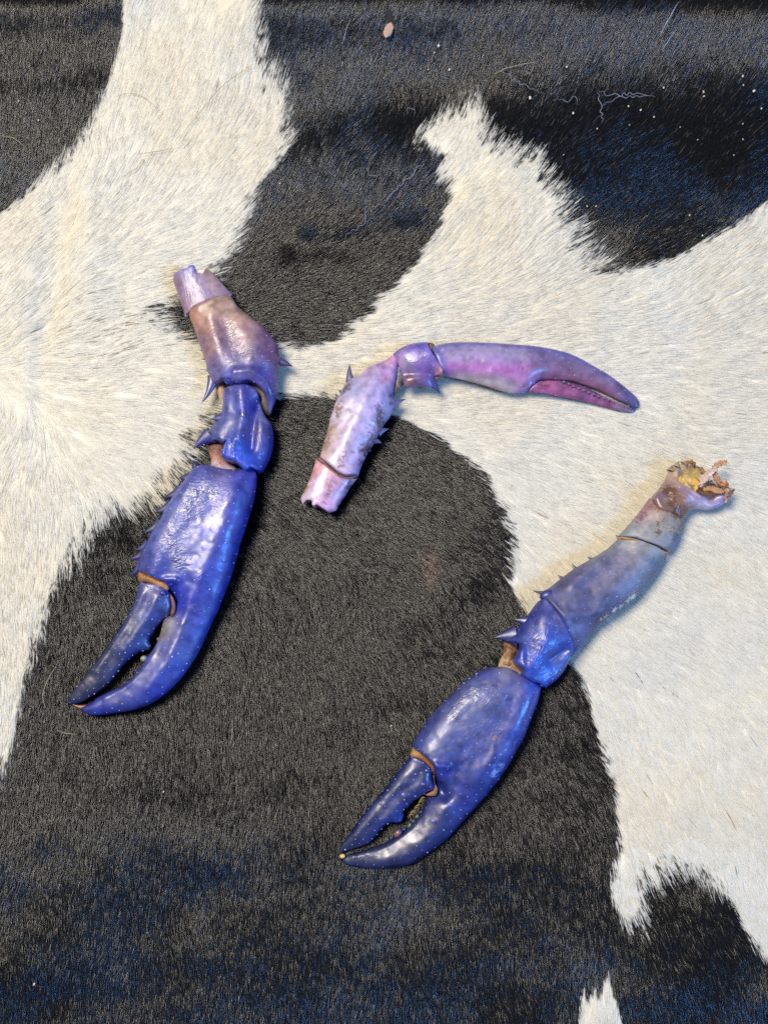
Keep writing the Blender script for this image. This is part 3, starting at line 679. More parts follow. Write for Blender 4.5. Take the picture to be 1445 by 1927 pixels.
# ================================================================== CLAW 3 : deep blue, lower right
z5 = Zm(910, 840, 490/1445); z6 = Zm(610, 1220, 430/1445)
c3 = thing('crayfish_claw', 1010, 1300, 'deep blue claw on the lower right with greyish arm ending in torn amber joint flesh', 'crayfish claw')
cox, i_cox = shell('shoulder_segment', c3, M_PALE, [
    ('c', z5([(960, 250), (1000, 192), (1018, 150), (1062, 110), (1130, 88), (1188, 112), (1222, 160), (1262, 205), (1310, 222), (1352, 258), (1350, 296), (1305, 335), (1240, 353), (1182, 348), (1138, 362), (1112, 398)])),
    ('o', z5([(1112, 398), (1060, 402), (1002, 380), (952, 362), (930, 300), (960, 250)]))],
    30, k=0.62, kb=0.5, anchors=z5([(1000, 220, 150, 120, 130), (960, 290, 130, 100, 120), (1040, 160, 186, 156, 130), (1090, 105, 190, 150, 110), (1140, 170, 220, 196, 110), (1120, 210, 232, 196, 104), (1180, 200, 226, 200, 130), (1230, 240, 180, 140, 110), (1100, 250, 160, 116, 160), (1180, 290, 156, 116, 160), (1200, 330, 196, 188, 210),
        (1300, 310, 150, 130, 190), (1050, 300, 130, 90, 66), (1060, 350, 120, 84, 60), (1290, 250, 210, 180, 160), (1000, 340, 120, 90, 80)]),
    sculpt=[(z5([(1110, 175), (1170, 215), (1250, 260)]), 16, -26), (z5([(1060, 150), (1075, 230), (1180, 285), (1300, 285)]), 7, 7), (z5([(1020, 250), (1050, 340)]), 12, 4)],
    stains=[(z5([(1000, 260), (1040, 360), (1110, 370)]), 16, (84, 52, 24), 1.15), (z5([(1060, 300), (1080, 350)]), 14, (150, 100, 50), 0.9)], wr=[(z5([(1040, 280), (1060, 360)]), 24, 1.0), (z5([(1130, 170), (1250, 260)]), 18, 1.0)])
def shard(parent, pts, z0, z1_, w, col, seed, name='torn_flesh'):
    """a curled scrap of dry skin: a bent, thick ribbon"""
    rg = np.random.default_rng(seed); q = catmull(pts, 2.0); n = len(q)
    f = np.linspace(0, 1, n); z = z0+(z1_-z0)*f+4*np.sin(f*3.1)
    tx = np.gradient(q[:, 0]); ty = np.gradient(q[:, 1]); l = np.hypot(tx, ty)+1e-9; nx, ny = -ty/l, tx/l
    ww = w*(0.55+0.45*np.sin(f*2.9+0.25))*(1+0.9*(rg.random(n)-0.5))
    rows = []
    for s_, dz in ((-1, 2.6), (-0.5, 1.4), (0, 1.0), (0.5, 1.6), (1, 3.2), (0.5, 0.4), (0, -0.2), (-0.5, 0.2)):
        wx, wy = G(q[:, 0]+nx*ww*s_, q[:, 1]+ny*ww*s_, z); rows.append(np.stack([wx, wy, (z+dz+rg.random(n)*0.9)*S], 1))
    V = np.stack(rows, 1).reshape(-1, 3); m_ = len(rows); fs = []
    for i in range(n-1):
        for j in range(m_):
            j2 = (j+1) % m_; fs.append((i*m_+j, i*m_+j2, (i+1)*m_+j2, (i+1)*m_+j))
    pc = lin(col)*(0.7+0.6*rg.random((len(V), 1)))
    return mesh_obj(name, V, np.array(fs), M_MEMB, parent, pc, np.ones(len(V))*0.6, V*3000)
for pts, za, zb, w, col, sd in (
    ([(1345, 92), (1300, 98), (1275, 125), (1285, 170), (1300, 215)], 40, 36, 5.5, (190, 140, 90), 1),
    ([(1280, 130), (1275, 170), (1310, 215), (1340, 245)], 38, 30, 4, (150, 96, 56), 2),
    ([(1290, 120), (1250, 150), (1215, 185), (1195, 225)], 44, 42, 7, (216, 180, 156), 3),
    ([(1215, 240), (1250, 235), (1290, 245), (1330, 255)], 40, 36, 5, (180, 130, 84), 4),
    ([(1330, 190), (1345, 230), (1350, 280), (1330, 310)], 30, 24, 5, (200, 160, 130), 5),
    ([(1388, 238), (1362, 265), (1340, 290)], 30, 26, 3, (120, 84, 66), 6),
    ([(1120, 92), (1150, 88), (1170, 108)], 44, 40, 3.5, (150, 100, 50), 7),
    ([(1080, 175), (1110, 205), (1140, 245)], 38, 42, 6, (214, 178, 96), 8),
    ([(1160, 175), (1175, 215), (1165, 250)], 38, 40, 6, (206, 160, 70), 9),
    ([(1190, 250), (1230, 262), (1275, 258)], 42, 40, 4, (110, 64, 24), 10),
    ([(1310, 215), (1345, 205), (1352, 215)], 36, 34, 3, (196, 120, 60), 11),
    ([(1205, 130), (1225, 150), (1235, 175)], 42, 40, 4, (160, 110, 60), 12)):
    shard(c3, z5(pts), za, zb, w, col, sd)
for i, pts in enumerate(([(1270, 150, 40), (1290, 190, 44), (1300, 240, 40)], [(1300, 96, 40), (1320, 84, 42), (1350, 86, 38), (1356, 100, 34)], [(1220, 190, 42), (1245, 165, 48), (1270, 150, 44)], [(1310, 180, 38), (1335, 215, 40), (1372, 236, 32), (1388, 234, 28)], [(1330, 240, 36), (1350, 262, 34), (1364, 286, 26)], [(1180, 180, 38), (1205, 205, 42), (1240, 230, 40)])):
    tube('dried_fibre', z5(pts), 1.0, M_MEMB, c3, 5, pigment=((176, 110, 60), (200, 150, 110), (150, 90, 44))[i % 3])
for i, (bx, by, tx, ty, w) in enumerate(((1040, 135, 1046, 104, 34), (1072, 112, 1084, 82, 26), (1110, 98, 1130, 76, 30), (1160, 104, 1176, 88, 26), (1196, 128, 1216, 116, 26), (1222, 160, 1240, 142, 30), (1262, 208, 1262, 186, 30), (1312, 226, 1322, 200, 30), (1344, 262, 1372, 250, 26), (1348, 296, 1368, 300, 24))):
    spine(cox, M_MEMB, z5.one(bx, by), z5.one(tx, ty), w*z5.k, 40, 38, ((236, 216, 190), (230, 190, 130)), bend=0.3*math.sin(i*2.3), name='shell_splinter', ns=6)
isc, i_isc = shell('upper_arm_segment', c3, M_MATTE, [
    ('o', z5([(916, 288), (945, 340), (1000, 360), (1060, 385), (1112, 388)])),
    ('c', z5([(1112, 388), (1100, 440), (1080, 505), (1052, 562), (1024, 592)])),
    ('o', z5([(1024, 592), (1000, 582), (940, 556), (880, 536), (820, 512), (758, 502)])),
    ('c', z5([(758, 502), (746, 498), (790, 450), (832, 400), (872, 350), (916, 288)]))],
    30, k=0.60, kb=0.5, anchors=z5([(900, 340, 150, 100, 130), (880, 400, 150, 130, 156), (940, 400, 172, 160, 160), (830, 440, 108, 122, 150), (800, 490, 110, 128, 160), (920, 500, 124, 134, 160), (1040, 450, 134, 132, 120), (980, 470, 140, 140, 136), (1060, 530, 70, 92, 156), (980, 550, 116, 124, 140), (970, 360, 120, 90, 80)]),
    stains=[(z5([(950, 340), (1090, 400)]), 13, (104, 64, 20), 1.2), (z5([(960, 450), (1060, 460)]), 18, (110, 74, 24), 0.75), (z5([(940, 440), (940, 500)]), 8, (90, 70, 30), 0.7), (z5([(870, 380), (850, 420)]), 8, (120, 70, 100), 0.8)],
    wr=[(z5([(850, 430), (1000, 530)]), 36, 0.4)], graindir=20, sat=0.7, gain=np.array([1.05, 0.95, 0.78]), gs=(14, 3.0))
mer, i_mer = shell('arm_segment', c3, M_MATTE, [
    ('o', z5([(744, 514), (762, 510), (820, 522), (880, 545), (940, 566), (1002, 600), (1016, 598)])),
    ('c', z5([(1016, 598), (992, 640), (952, 712), (902, 772), (842, 840), (782, 886), (702, 942), (642, 986), (600, 1032), (532, 1118), (480, 1168)])),
    ('o', z5([(480, 1168), (484, 1130), (470, 1070), (440, 1000), (408, 942), (370, 890), (340, 852), (316, 842)])),
    ('c', z5([(316, 842), (314, 812), (350, 794), (432, 730), (502, 678), (602, 620), (682, 570), (744, 514)]))],
    34, k=0.58, kb=0.42, anchors=z5([(780, 540, 124, 130, 150), (880, 570, 150, 140, 150), (960, 610, 118, 130, 146), (700, 600, 104, 112, 160), (620, 660, 100, 108, 165), (720, 640, 88, 66, 150), (640, 700, 82, 62, 146), (800, 620, 106, 84, 146), (850, 650, 124, 124, 156), (900, 700, 96, 108, 150),
        (700, 740, 92, 88, 160), (560, 720, 76, 72, 158), (450, 780, 60, 58, 150), (780, 780, 92, 100, 160), (550, 820, 52, 54, 150), (700, 850, 54, 58, 140), (840, 830, 84, 100, 150), (420, 860, 46, 48, 146), (500, 930, 48, 58, 158), (600, 930, 58, 68, 156), (640, 970, 40, 40, 110), (530, 1040, 60, 84, 186), (480, 1100, 40, 50, 150), (940, 660, 60, 86, 150)]),
    sculpt=[(z5([(760, 580), (640, 700), (560, 780)]), 20, -5), (z5([(640, 640), (480, 760)]), 14, 4), (z5([(860, 640), (780, 760), (660, 860)]), 30, 3), (z5([(450, 940), (560, 940), (640, 920)]), 11, 6), (z5([(620, 1000), (500, 1120)]), 10, -4), (z5([(350, 860), (430, 970), (480, 1100)]), 6, 3)],
    wr=[(z5([(900, 580), (900, 720), (820, 800)]), 26, 0.5), (z5([(700, 650), (650, 750)]), 36, 0.4), (z5([(640, 900), (760, 860)]), 12, 0.9)], graindir=20, sat=0.5, gain=np.array([0.92, 0.94, 0.84]), gs=(14, 3.0),
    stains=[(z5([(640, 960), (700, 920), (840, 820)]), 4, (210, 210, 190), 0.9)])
tubercles(mer, i_mer, 50, (0.9, 1.8), (170, 175, 220), 9, 23, region=lambda x, y: (x+1.0*y) < 1175+1130)
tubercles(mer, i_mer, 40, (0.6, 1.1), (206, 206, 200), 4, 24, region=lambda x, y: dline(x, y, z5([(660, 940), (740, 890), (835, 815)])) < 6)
blob('joint_knob', mer, M_SHELL, *z5.one(356, 826), 38, 16, 11, 10, cols=((36, 42, 120), (30, 36, 110)), ang=0.3)
for bx, by, tx, ty, w in ((345, 812, 300, 804, 20), (520, 690, 502, 666, 24), (450, 738, 426, 724, 24), (608, 630, 588, 620, 18), (1000, 610, 1002, 622, 18), (760, 512, 742, 500, 24)):
    spine(mer, M_SHELL, z5.one(bx, by), z5.one(tx, ty), w*z5.k, 30, 30, ((80, 84, 150), (110, 90, 90)))
seam(mer, z5([(756, 506), (820, 518), (880, 540), (940, 562), (1018, 594)]), [i_isc, i_mer], 1.9, (176, 120, 56), 0.2)
car, i_car = shell('wrist_segment', c3, M_SHELL, [
    ('o', z5([(300, 860), (335, 850), (385, 905), (430, 975), (462, 1050), (478, 1120), (476, 1160)])),
    ('c', z5([(476, 1160), (470, 1190), (448, 1240), (408, 1292), (346, 1336)])),
    ('o', z5([(346, 1336), (310, 1330), (296, 1316), (250, 1302), (206, 1275), (204, 1240), (160, 1200), (178, 1150), (192, 1120), (182, 1092), (110, 1080)])),
    ('c', z5([(110, 1080), (106, 1066), (150, 1042), (190, 1008), (205, 985), (240, 942), (275, 890), (300, 860)]))],
    32, k=0.62, kb=0.42, anchors=z5([(310, 880, 60, 56, 140), (280, 960, 76, 60, 148), (340, 960, 60, 54, 150), (400, 1000, 54, 56, 150), (220, 1020, 64, 62, 156), (250, 1100, 46, 54, 165), (330, 1080, 34, 66, 196), (150, 1060, 60, 62, 150), (200, 1180, 48, 60, 176), (280, 1190, 30, 72, 210), (420, 1080, 46, 60, 160),
        (380, 1170, 72, 80, 150), (440, 1170, 48, 80, 190), (400, 1240, 56, 74, 170), (320, 1280, 30, 70, 200), (240, 1280, 40, 60, 176)]),
    sculpt=[(z5([(300, 960), (330, 1080), (240, 1220)]), 16, 5), (z5([(440, 1130), (350, 1190)]), 9, -7), (z5([(462, 1160), (400, 1270), (330, 1310)]), 10, 5), (z5([(190, 1130), (200, 1230)]), 6, 3)],
    wr=[(z5([(350, 1060), (260, 1200)]), 24, 0.9), (z5([(260, 1000), (250, 1100)]), 20, 0.4)], graindir=55, gain=np.array([0.40, 0.70, 0.74]))
tubercles(car, i_car, 34, (0.9, 1.9), (150, 160, 225), 9, 27)
for bx, by, tx, ty, w in ((165, 1055, 62, 1062, 78), (235, 975, 172, 962, 52)):
    spine(car, M_SHELL, z5.one(bx, by), z5.one(tx, ty), w*z5.k, 34, 32, ((60, 62, 160), (30, 52, 160)), bend=-0.1)
j, _ = shell('joint_membrane', c3, M_MEMB, [('c', z5([(330, 850), (352, 868), (400, 930), (450, 1010), (480, 1080), (495, 1150), (478, 1165), (460, 1090), (425, 1000), (370, 910), (330, 870), (330, 850)]))], 40, k=0.9, anchors=z5([(340, 870, 80, 60, 80), (400, 950, 50, 36, 30), (470, 1100, 40, 30, 30)]))
j, _ = shell('joint_membrane', c3, M_MEMB, [('c', z5([(108, 1082), (150, 1068), (198, 1090), (190, 1130), (170, 1180), (200, 1230), (215, 1270), (150, 1290), (80, 1240), (92, 1180), (108, 1150), (108, 1082)]))], 24, k=0.8,
    anchors=z5([(150, 1110, 110, 68, 30), (140, 1160, 150, 110, 70), (110, 1200, 190, 160, 110), (160, 1205, 200, 150, 60), (140, 1250, 196, 170, 180)]), wr=[(z5([(150, 1090), (130, 1240)]), 24, 1)], stains=[(z5([(150, 1090), (140, 1200)]), 14, (90, 50, 14), 0.9)], label='amber brown skin of the joint')
palm, i_palm = shell('palm', c3, M_SHELL, [
    ('c', z6([(700, 800), (712, 860), (716, 910), (702, 930), (662, 932), (642, 962), (622, 1020), (592, 1060), (560, 1100), (502, 1150), (450, 1190), (380, 1230), (300, 1260), (220, 1285), (160, 1300), (124, 1320), (114, 1345), (140, 1370), (220, 1386), (320, 1393), (430, 1390), (530, 1368), (620, 1322), (702, 1262),
        (780, 1200), (852, 1120), (932, 1030), (1020, 930), (1100, 832), (1160, 742), (1212, 650), (1262, 560), (1312, 430), (1350, 330), (1366, 242), (1322, 205), (1250, 172), (1200, 140), (1140, 116), (1085, 118), (1040, 120), (980, 145), (900, 196), (830, 262), (742, 350), (662, 440), (610, 520), (562, 600), (558, 626)])),
    ('o', z6([(558, 626), (602, 652), (650, 692), (690, 735), (700, 800)]))],
    (z6.one(1100, 200)+(38,), z6.one(130, 1340)+(20,)), k=0.50, kb=0.36, flat=0.12, anchors=z6([(1020, 170, 62, 60, 150), (1150, 150, 160, 130, 160), (1180, 220, 112, 92, 160), (900, 260, 88, 84, 150), (1050, 320, 110, 96, 158), (1200, 350, 58, 62, 165), (1300, 260, 40, 66, 190), (780, 400, 84, 80, 150), (900, 480, 104, 94, 158), (1050, 520, 74, 70, 150),
        (1200, 560, 34, 52, 170), (650, 530, 60, 62, 150), (740, 600, 84, 82, 150), (900, 650, 52, 58, 152), (1050, 720, 34, 50, 160), (680, 680, 60, 62, 140), (800, 780, 34, 48, 150), (730, 750, 24, 50, 180), (950, 850, 26, 44, 150), (740, 900, 26, 44, 150), (690, 960, 54, 58, 130), (850, 1000, 22, 38, 140), (700, 1080, 32, 34, 100), (620, 1120, 40, 40, 96),
        (750, 1180, 18, 32, 124), (560, 1230, 30, 30, 92), (620, 1290, 16, 26, 106), (400, 1280, 50, 48, 96), (430, 1360, 14, 22, 92), (250, 1310, 40, 42, 92), (200, 1360, 14, 22, 86), (130, 1340, 16, 26, 80)]),
    sculpt=[(z6([(1290, 250), (1240, 420), (1120, 640), (980, 800)]), 22, 6), (z6([(760, 1000), (700, 1140), (560, 1280), (350, 1340)]), 16, 3), (z6([(880, 330), (760, 500), (690, 640)]), 34, 4), (z6([(1060, 230), (1000, 400)]), 26, 2), (z6([(740, 860), (750, 920)]), 9, -9), (z6([(700, 730), (770, 740)]), 8, 7), (z6([(800, 780), (780, 900)]), 14, -5),
            (z6([(640, 980), (560, 1120), (400, 1240), (180, 1310)]), 6, 3)],
    wr=[(z6([(930, 240), (1080, 300)]), 26, 0.6), (z6([(880, 300), (800, 400)]), 16, 0.45), (z6([(930, 500), (1040, 480)]), 26, 0.4), (z6([(200, 1310), (320, 1290)]), 8, 0.8)], graindir=25, gain=np.array([0.50, 0.70, 0.70]), 
    stains=[(z6([(1060, 790), (1100, 740)]), 8, (120, 150, 220), 0.9), (z6([(1055, 565), (1070, 552)]), 3, (130, 90, 80), 2.0)], label='deep blue palm with long fixed finger')
tubercles(palm, i_palm, 170, (0.7, 1.6), (165, 180, 235), 11, 29, hmin=0.2)
tubercles(palm, i_palm, 22, (0.9, 1.6), (120, 130, 190), 5, 30, region=lambda x, y: dline(x, y, z6([(660, 950), (650, 1030), (580, 1130)])) < 10)
for x, y, r in ((845, 1004, 4), (792, 988, 4), (898, 974, 3.5), (782, 1060, 3), (690, 1090, 3.5)):
    zz, pg, i = surf_at(i_palm, *z6.one(x, y))
    blob('pale_spot', palm, M_SHELL, *z6.one(x, y), zz-0.6, r, r*0.8, 1.3, cols=((120, 110, 190), (100, 110, 190)))
for x, y, r in ((965, 162, 4), (920, 192, 3.2), (885, 222, 3.8), (848, 254, 2.6), (770, 332, 2.4)):
    blob('bump', palm, M_SHELL, *z6.one(x, y), 38, r*1.5, r, r, cols=((40, 44, 120), (30, 36, 110)), ang=0.7, rough=0.15)
blob('joint_knob', palm, M_SHELL, *z6.one(712, 740), 50, 8, 6, 6, cols=((20, 40, 160), (30, 70, 210)), ang=1.0)
for x, y, r, cs in ((468, 1166, 7.5, ((150, 90, 20), (20, 50, 110))), (542, 1118, 5, ((80, 104, 24), (20, 40, 90))), (589, 1062, 4.6, ((80, 104, 30), (20, 40, 90))), (506, 1144, 3.2, ((50, 50, 80), (24, 30, 90))), (566, 1092, 3.2, ((90, 84, 90), (30, 34, 90))), (612, 1034, 3, ((80, 70, 90), (30, 34, 90))), (425, 1200, 2.6, ((60, 60, 90), (20, 26, 80))), (390, 1220, 2.4, ((60, 60, 90), (20, 26, 80)))):
    blob('tooth', palm, M_SHELL, *z6.one(x, y), 26, r*1.15, r*0.85, r*0.9, cols=cs, ang=0.8, rough=0.22)
blob('finger_tip', palm, M_MEMB, *z6.one(116, 1314), 22, 5, 4, 4, cols=((206, 160, 90), (220, 190, 120)))
for i in range(11):
    f = i/10; bx, by = 645-f*75+random.uniform(-4, 4), 950+f*105; q_ = random.uniform(-10, 8)
    tube('bristle', z6([(bx, by, 32), (bx-12, by-8+q_, 34), (bx-30-q_, by-2+q_, 33), (bx-36, by+18+q_, 29)]), 0.45, M_MEMB, palm, 5, pigment=(180, 150, 90))
j, _ = shell('joint_membrane', c3, M_MEMB, [('c', z6([(560, 625), (620, 655), (672, 705), (700, 760), (698, 800), (670, 780), (640, 735), (600, 700), (545, 680), (560, 625)]))], 38, k=1.0, anchors=z6([(590, 660, 190, 136, 76), (650, 710, 150, 90, 40), (685, 770, 160, 100, 60)]), wr=[(z6([(560, 650), (690, 780)]), 14, 1)], label='orange-brown hinge skin at the base of the finger')
j, _ = shell('joint_membrane', c3, M_MEMB, [('c', z6([(682, 800), (700, 800), (700, 850), (718, 885), (708, 930), (660, 935), (640, 925), (690, 895), (695, 860), (682, 800)]))], 40, k=1.0, anchors=z6([(692, 820, 90, 50, 60), (690, 920, 150, 100, 60)]))
dac, i_dac = shell('movable_finger', c3, M_SHELL, [
    ('o', z6([(540, 684), (575, 688), (620, 708), (650, 735), (682, 775)])),
    ('c', z6([(682, 775), (684, 830), (702, 868), (690, 896), (642, 912), (592, 950), (556, 972), (540, 992), (526, 1010), (508, 1014), (500, 1030), (502, 1062), (486, 1096), (456, 1102), (420, 1102), (380, 1122), (332, 1180), (290, 1226), (240, 1250), (180, 1270), (122, 1290), (100, 1312), (94, 1288), (110, 1240), (160, 1170), (230, 1070), (310, 970), (390, 880), (450, 800), (502, 732), (540, 684)]))],
    (z6.one(620, 720)+(38,), z6.one(110, 1290)+(18,)), k=0.52, kb=0.4, flat=0.05, anchors=z6([(570, 710, 70, 56, 140), (640, 740, 66, 50, 130), (600, 780, 30, 40, 110), (520, 800, 30, 40, 110), (660, 860, 50, 36, 130), (560, 880, 18, 34, 126), (440, 900, 22, 36, 104), (480, 980, 16, 34, 130), (360, 1000, 20, 32, 96), (400, 1060, 14, 34, 136), (260, 1120, 16, 28, 96), (300, 1180, 14, 30, 120), (180, 1210, 14, 26, 96), (110, 1290, 16, 20, 76), (480, 1070, 26, 70, 180)]),
    sculpt=[(z6([(640, 830), (540, 940), (380, 1080)]), 12, 3), (z6([(560, 760), (400, 930), (200, 1180)]), 10, 2)], gain=np.array([0.30, 0.52, 0.60]))
tubercles(dac, i_dac, 75, (0.8, 1.8), (170, 185, 240), 9, 33, hmin=0.2)
blob('joint_knob', dac, M_SHELL, *z6.one(650, 775), 48, 6, 5, 4, cols=((24, 28, 100), (20, 30, 110)))
for x, y, r in ((503, 925, 4.5), (562, 918, 4), (622, 856, 4), (360, 980, 3.5)):
    zz, pg, i = surf_at(i_dac, *z6.one(x, y))
    blob('pale_spot', dac, M_SHELL, *z6.one(x, y), zz-0.6, r, r*0.8, 1.3, cols=((110, 96, 180), (90, 90, 170)))

# ================================================================== THE HIDE
rug = thing('cowhide_rug', 722, 963, 'black and white cowhide with short glossy fur lying under all three claws', 'cowhide rug')
st = 9.0
gx = np.arange(-420, 1870, st); gy = np.arange(-420, 2380, st)
X, Y = np.meshgrid(gx, gy); Zt = terrain(X, Y)
wx, wy = G(X, Y, 0); V = np.stack([wx, wy, Zt*S], -1).reshape(-1, 3)
nx, ny = len(gx), len(gy)
idx = np.arange(nx*ny).reshape(ny, nx)
Fq = np.stack([idx[1:, :-1], idx[1:, 1:], idx[:-1, 1:], idx[:-1, :-1]], -1).reshape(-1, 4)
wm = is_white(X, Y).ravel()
pc = np.where(wm[:, None], lin((240, 230, 215)), lin((22, 21, 24)))
m_skin = bpy.data.materials.new('hide_leather'); m_skin.use_nodes = True
nt = m_skin.node_tree; a = nt.nodes.new('ShaderNodeAttribute'); a.attribute_name = 'pigment'
nz_ = nt.nodes.new('ShaderNodeTexNoise'); nz_.inputs['Scale'].default_value = 300
mxx = nt.nodes.new('ShaderNodeMix'); mxx.data_type = 'RGBA'; mxx.blend_type = 'MULTIPLY'; mxx.inputs[0].default_value = 0.35
nt.links.new(a.outputs['Color'], mxx.inputs[6]); nt.links.new(nz_.outputs[0], mxx.inputs[7])
nt.links.new(mxx.outputs[2], nt.nodes['Principled BSDF'].inputs['Base Color']); nt.nodes['Principled BSDF'].inputs['Roughness'].default_value = 0.8
leather = mesh_obj('leather', V, Fq, m_skin, rug, pc)
sm = leather.modifiers.new('thickness', 'SOLIDIFY'); sm.thickness = 0.0015; sm.offset = -1

def fur_mat(name, rough, spec, trans=0.0):
    m = bpy.data.materials.new(name); m.use_nodes = True; nt = m.node_tree; b = nt.nodes['Principled BSDF']
    a = nt.nodes.new('ShaderNodeAttribute'); a.attribute_name = 'haircol'
    nt.links.new(a.outputs['Color'], b.inputs['Base Color'])
    b.inputs['Roughness'].default_value = rough; b.inputs['Specular IOR Level'].default_value = spec
    if trans:      # light hair lets light through
        t = nt.nodes.new('ShaderNodeBsdfTranslucent'); nt.links.new(a.outputs['Color'], t.inputs['Color'])
        mx = nt.nodes.new('ShaderNodeMixShader'); mx.inputs[0].default_value = trans
        nt.links.new(b.outputs[0], mx.inputs[1]); nt.links.new(t.outputs[0], mx.inputs[2])
        nt.links.new(mx.outputs[0], nt.nodes['Material Output'].inputs['Surface'])
    return m
M_WF = fur_mat('white_fur_strands', 0.55, 0.2, 0.5)
M_BF = fur_mat('black_fur_strands', 0.24, 0.62)

BALD = [((729, 60), 11, 21, 0.35)]
def fur(name, white, n, box, excl=None, seed=1, width=1.0, Lr=(34, 60), lift=(2.0, 7.0), cell=13, clump=0.55, mat=None, npt=5, wob=0.05):
    rg = np.random.default_rng(seed)
    x = rg.uniform(box[0], box[2], n); y = rg.uniform(box[1], box[3], n)
    if excl: 
        k_ = ~((x > excl[0]) & (x < excl[2]) & (y > excl[1]) & (y < excl[3])); x, y = x[k_], y[k_]
    # nearest clump centre
    bx = np.full(len(x), 0.0); by = np.full(len(x), 0.0); bd = np.full(len(x), 1e9); hid = np.zeros(len(x))
    cx, cy = np.floor(x/cell).astype(int), np.floor(y/cell).astype(int)
    J = np.random.default_rng(99).random((997, 3))
    for ddx in (-1, 0, 1):
        for ddy in (-1, 0, 1):
            ix, iy = cx+ddx, cy+ddy; hsh = (ix*73+iy*179+ix*iy*7) % 997
            px, py = (ix+J[hsh, 0])*cell, (iy+J[hsh, 1])*cell
            d = (x-px)**2+(y-py)**2; m_ = d < bd
            bx = np.where(m_, px, bx); by = np.where(m_, py, by); bd = np.where(m_, d, bd); hid = np.where(m_, J[hsh, 2], hid)
    ux = x.copy(); uy = y.copy(); ud = np.full(len(x), 1e9); uh = np.zeros(len(x)); cc = 11.0
    kx, ky = np.floor(x/cc).astype(int), np.floor(y/cc).astype(int)
    for ddx in (-1, 0, 1):
        for ddy in (-1, 0, 1):
            ix, iy = kx+ddx, ky+ddy; hsh = (ix*131+iy*37+ix*iy*5) % 997
            px, py = (ix+J[hsh, 0])*cc, (iy+J[hsh, 1])*cc
            d = (x-px)**2+(y-py)**2; m_ = d < ud
            ux = np.where(m_, px, ux); uy = np.where(m_, py, uy); ud = np.where(m_, d, ud); uh = np.where(m_, J[hsh, 2], uh)
    dx, dy = flow(x, y)
    cdx, cdy = flow(bx, by)
    Lw = Lr[0]+(Lr[1]-Lr[0])*rg.random(len(x))
    # the colour of a hair is decided where it mostly lies; tufts share it
    reach = (0.10+0.68*uh+0.22*rg.random(len(x)))*56
    qx = x*0.65+ux*0.35+dx*reach; qy = y*0.65+uy*0.35+dy*reach
    jx = (vnoise(x/11, y/11, 71)-0.5)*6
    w = is_white(qx+jx, qy+jx)
    keep = w if white else ~w
    for (px, py), ra, rb, an in BALD:
        keep &= ((x-px)/ra)**2+((y-py)/rb)**2 > 1+0.2*rg.random(len(x))
    x, y, dx, dy, cdx, cdy, bx, by, Lw, hid = [v[keep] for v in (x, y, dx, dy, cdx, cdy, bx, by, Lw, hid)]
    m = len(x); t = np.linspace(0, 1, npt)[None]
    an = rg.normal(0, wob, m)+(hid-0.5)*0.16
    ca, sa = np.cos(an), np.sin(an); ex, ey = dx*ca-dy*sa, dx*sa+dy*ca
    cr = rg.normal(0, 0.07, m)
    hx = x[:, None]+ex[:, None]*Lw[:, None]*t-ey[:, None]*Lw[:, None]*cr[:, None]*t*t
    hy = y[:, None]+ey[:, None]*Lw[:, None]*t+ex[:, None]*Lw[:, None]*cr[:, None]*t*t
    Lm = Lw.mean()
    gx_ = bx[:, None]+cdx[:, None]*Lm*t; gy_ = by[:, None]+cdy[:, None]*Lm*t
    # pull sideways only, towards the tuft's own line
    rx, ry = gx_-hx, gy_-hy; al = rx*cdx[:, None]+ry*cdy[:, None]
    cw = clump*(0.4+0.6*rg.random(m))[:, None]*t**1.3
    hx += (rx-al*cdx[:, None])*cw; hy += (ry-al*cdy[:, None])*cw
    up = (lift[0]+(lift[1]-lift[0])*rg.random(m)+(hid-0.5)*2.5)[:, None]
    hz = up*(0.55*t+0.45*(1-(1-t)**2.2)) if white else up*(0.85*t+0.15*np.sqrt(t))
    tz = terrain(hx.ravel(), hy.ravel()).reshape(hx.shape)
    zz = tz+hz-0.5
    wx, wy = G(hx, hy, 0)
    P = np.stack([wx, wy, zz*S], -1).reshape(-1, 3).astype(np.float32)
    cu = bpy.data.hair_curves.new(name); cu.add_curves([npt]*m)
    cu.attributes['position'].data.foreach_set('vector', P.ravel()) if 'position' in cu.attributes else cu.points.foreach_set('position', P.ravel())
    ra = cu.attributes.get('radius') or cu.attributes.new('radius', 'FLOAT', 'POINT')
    prof = np.array([1.0, 1.0, 0.9, 0.65, 0.12]) if npt == 5 else np.linspace(1, 0.1, npt)
    rad = (width*S*0.5*(0.7+0.6*rg.random(m))[:, None]*prof[None]).astype(np.float32)
    ra.data.foreach_set('value', rad.ravel())
    # colour
    v = rg.random(m)[:, None]
    if white:
        base = lin((248, 242, 230))*(0.95+0.06*v)
        warm = np.clip((fbm(x/150+1, y/150+7, 61, 2)-0.46)*4, 0, 1)[:, None]
        base = base*(1-warm*0.35)+lin((244, 234, 212))*warm*0.35
        dk = (rg.random(m) < 0.0008*(1+50*np.exp(-((x-170)/90)**2-((y-640)/60)**2)))[:, None]
        base = np.where(dk, lin((150, 136, 118)), base)
    else:
        base = lin((12, 11, 12))*(0.4+0.9*v)
        br = (rg.random(m) < 0.045)[:, None]  # scattered lighter brown-grey strands; their pale colour also stands in for glints
        base = np.where(br, lin((76, 68, 62))*(0.5+v), base)
        bs = np.exp(-(((x-800)/14)**2+((y-1060)/34)**2))[:, None]
        base = base*(1-bs*0.6)+lin((120, 92, 80))*bs*1.0*v
    c4 = np.ones((m, 4), np.float32); c4[:, :3] = np.clip(base, 0, 0.9)
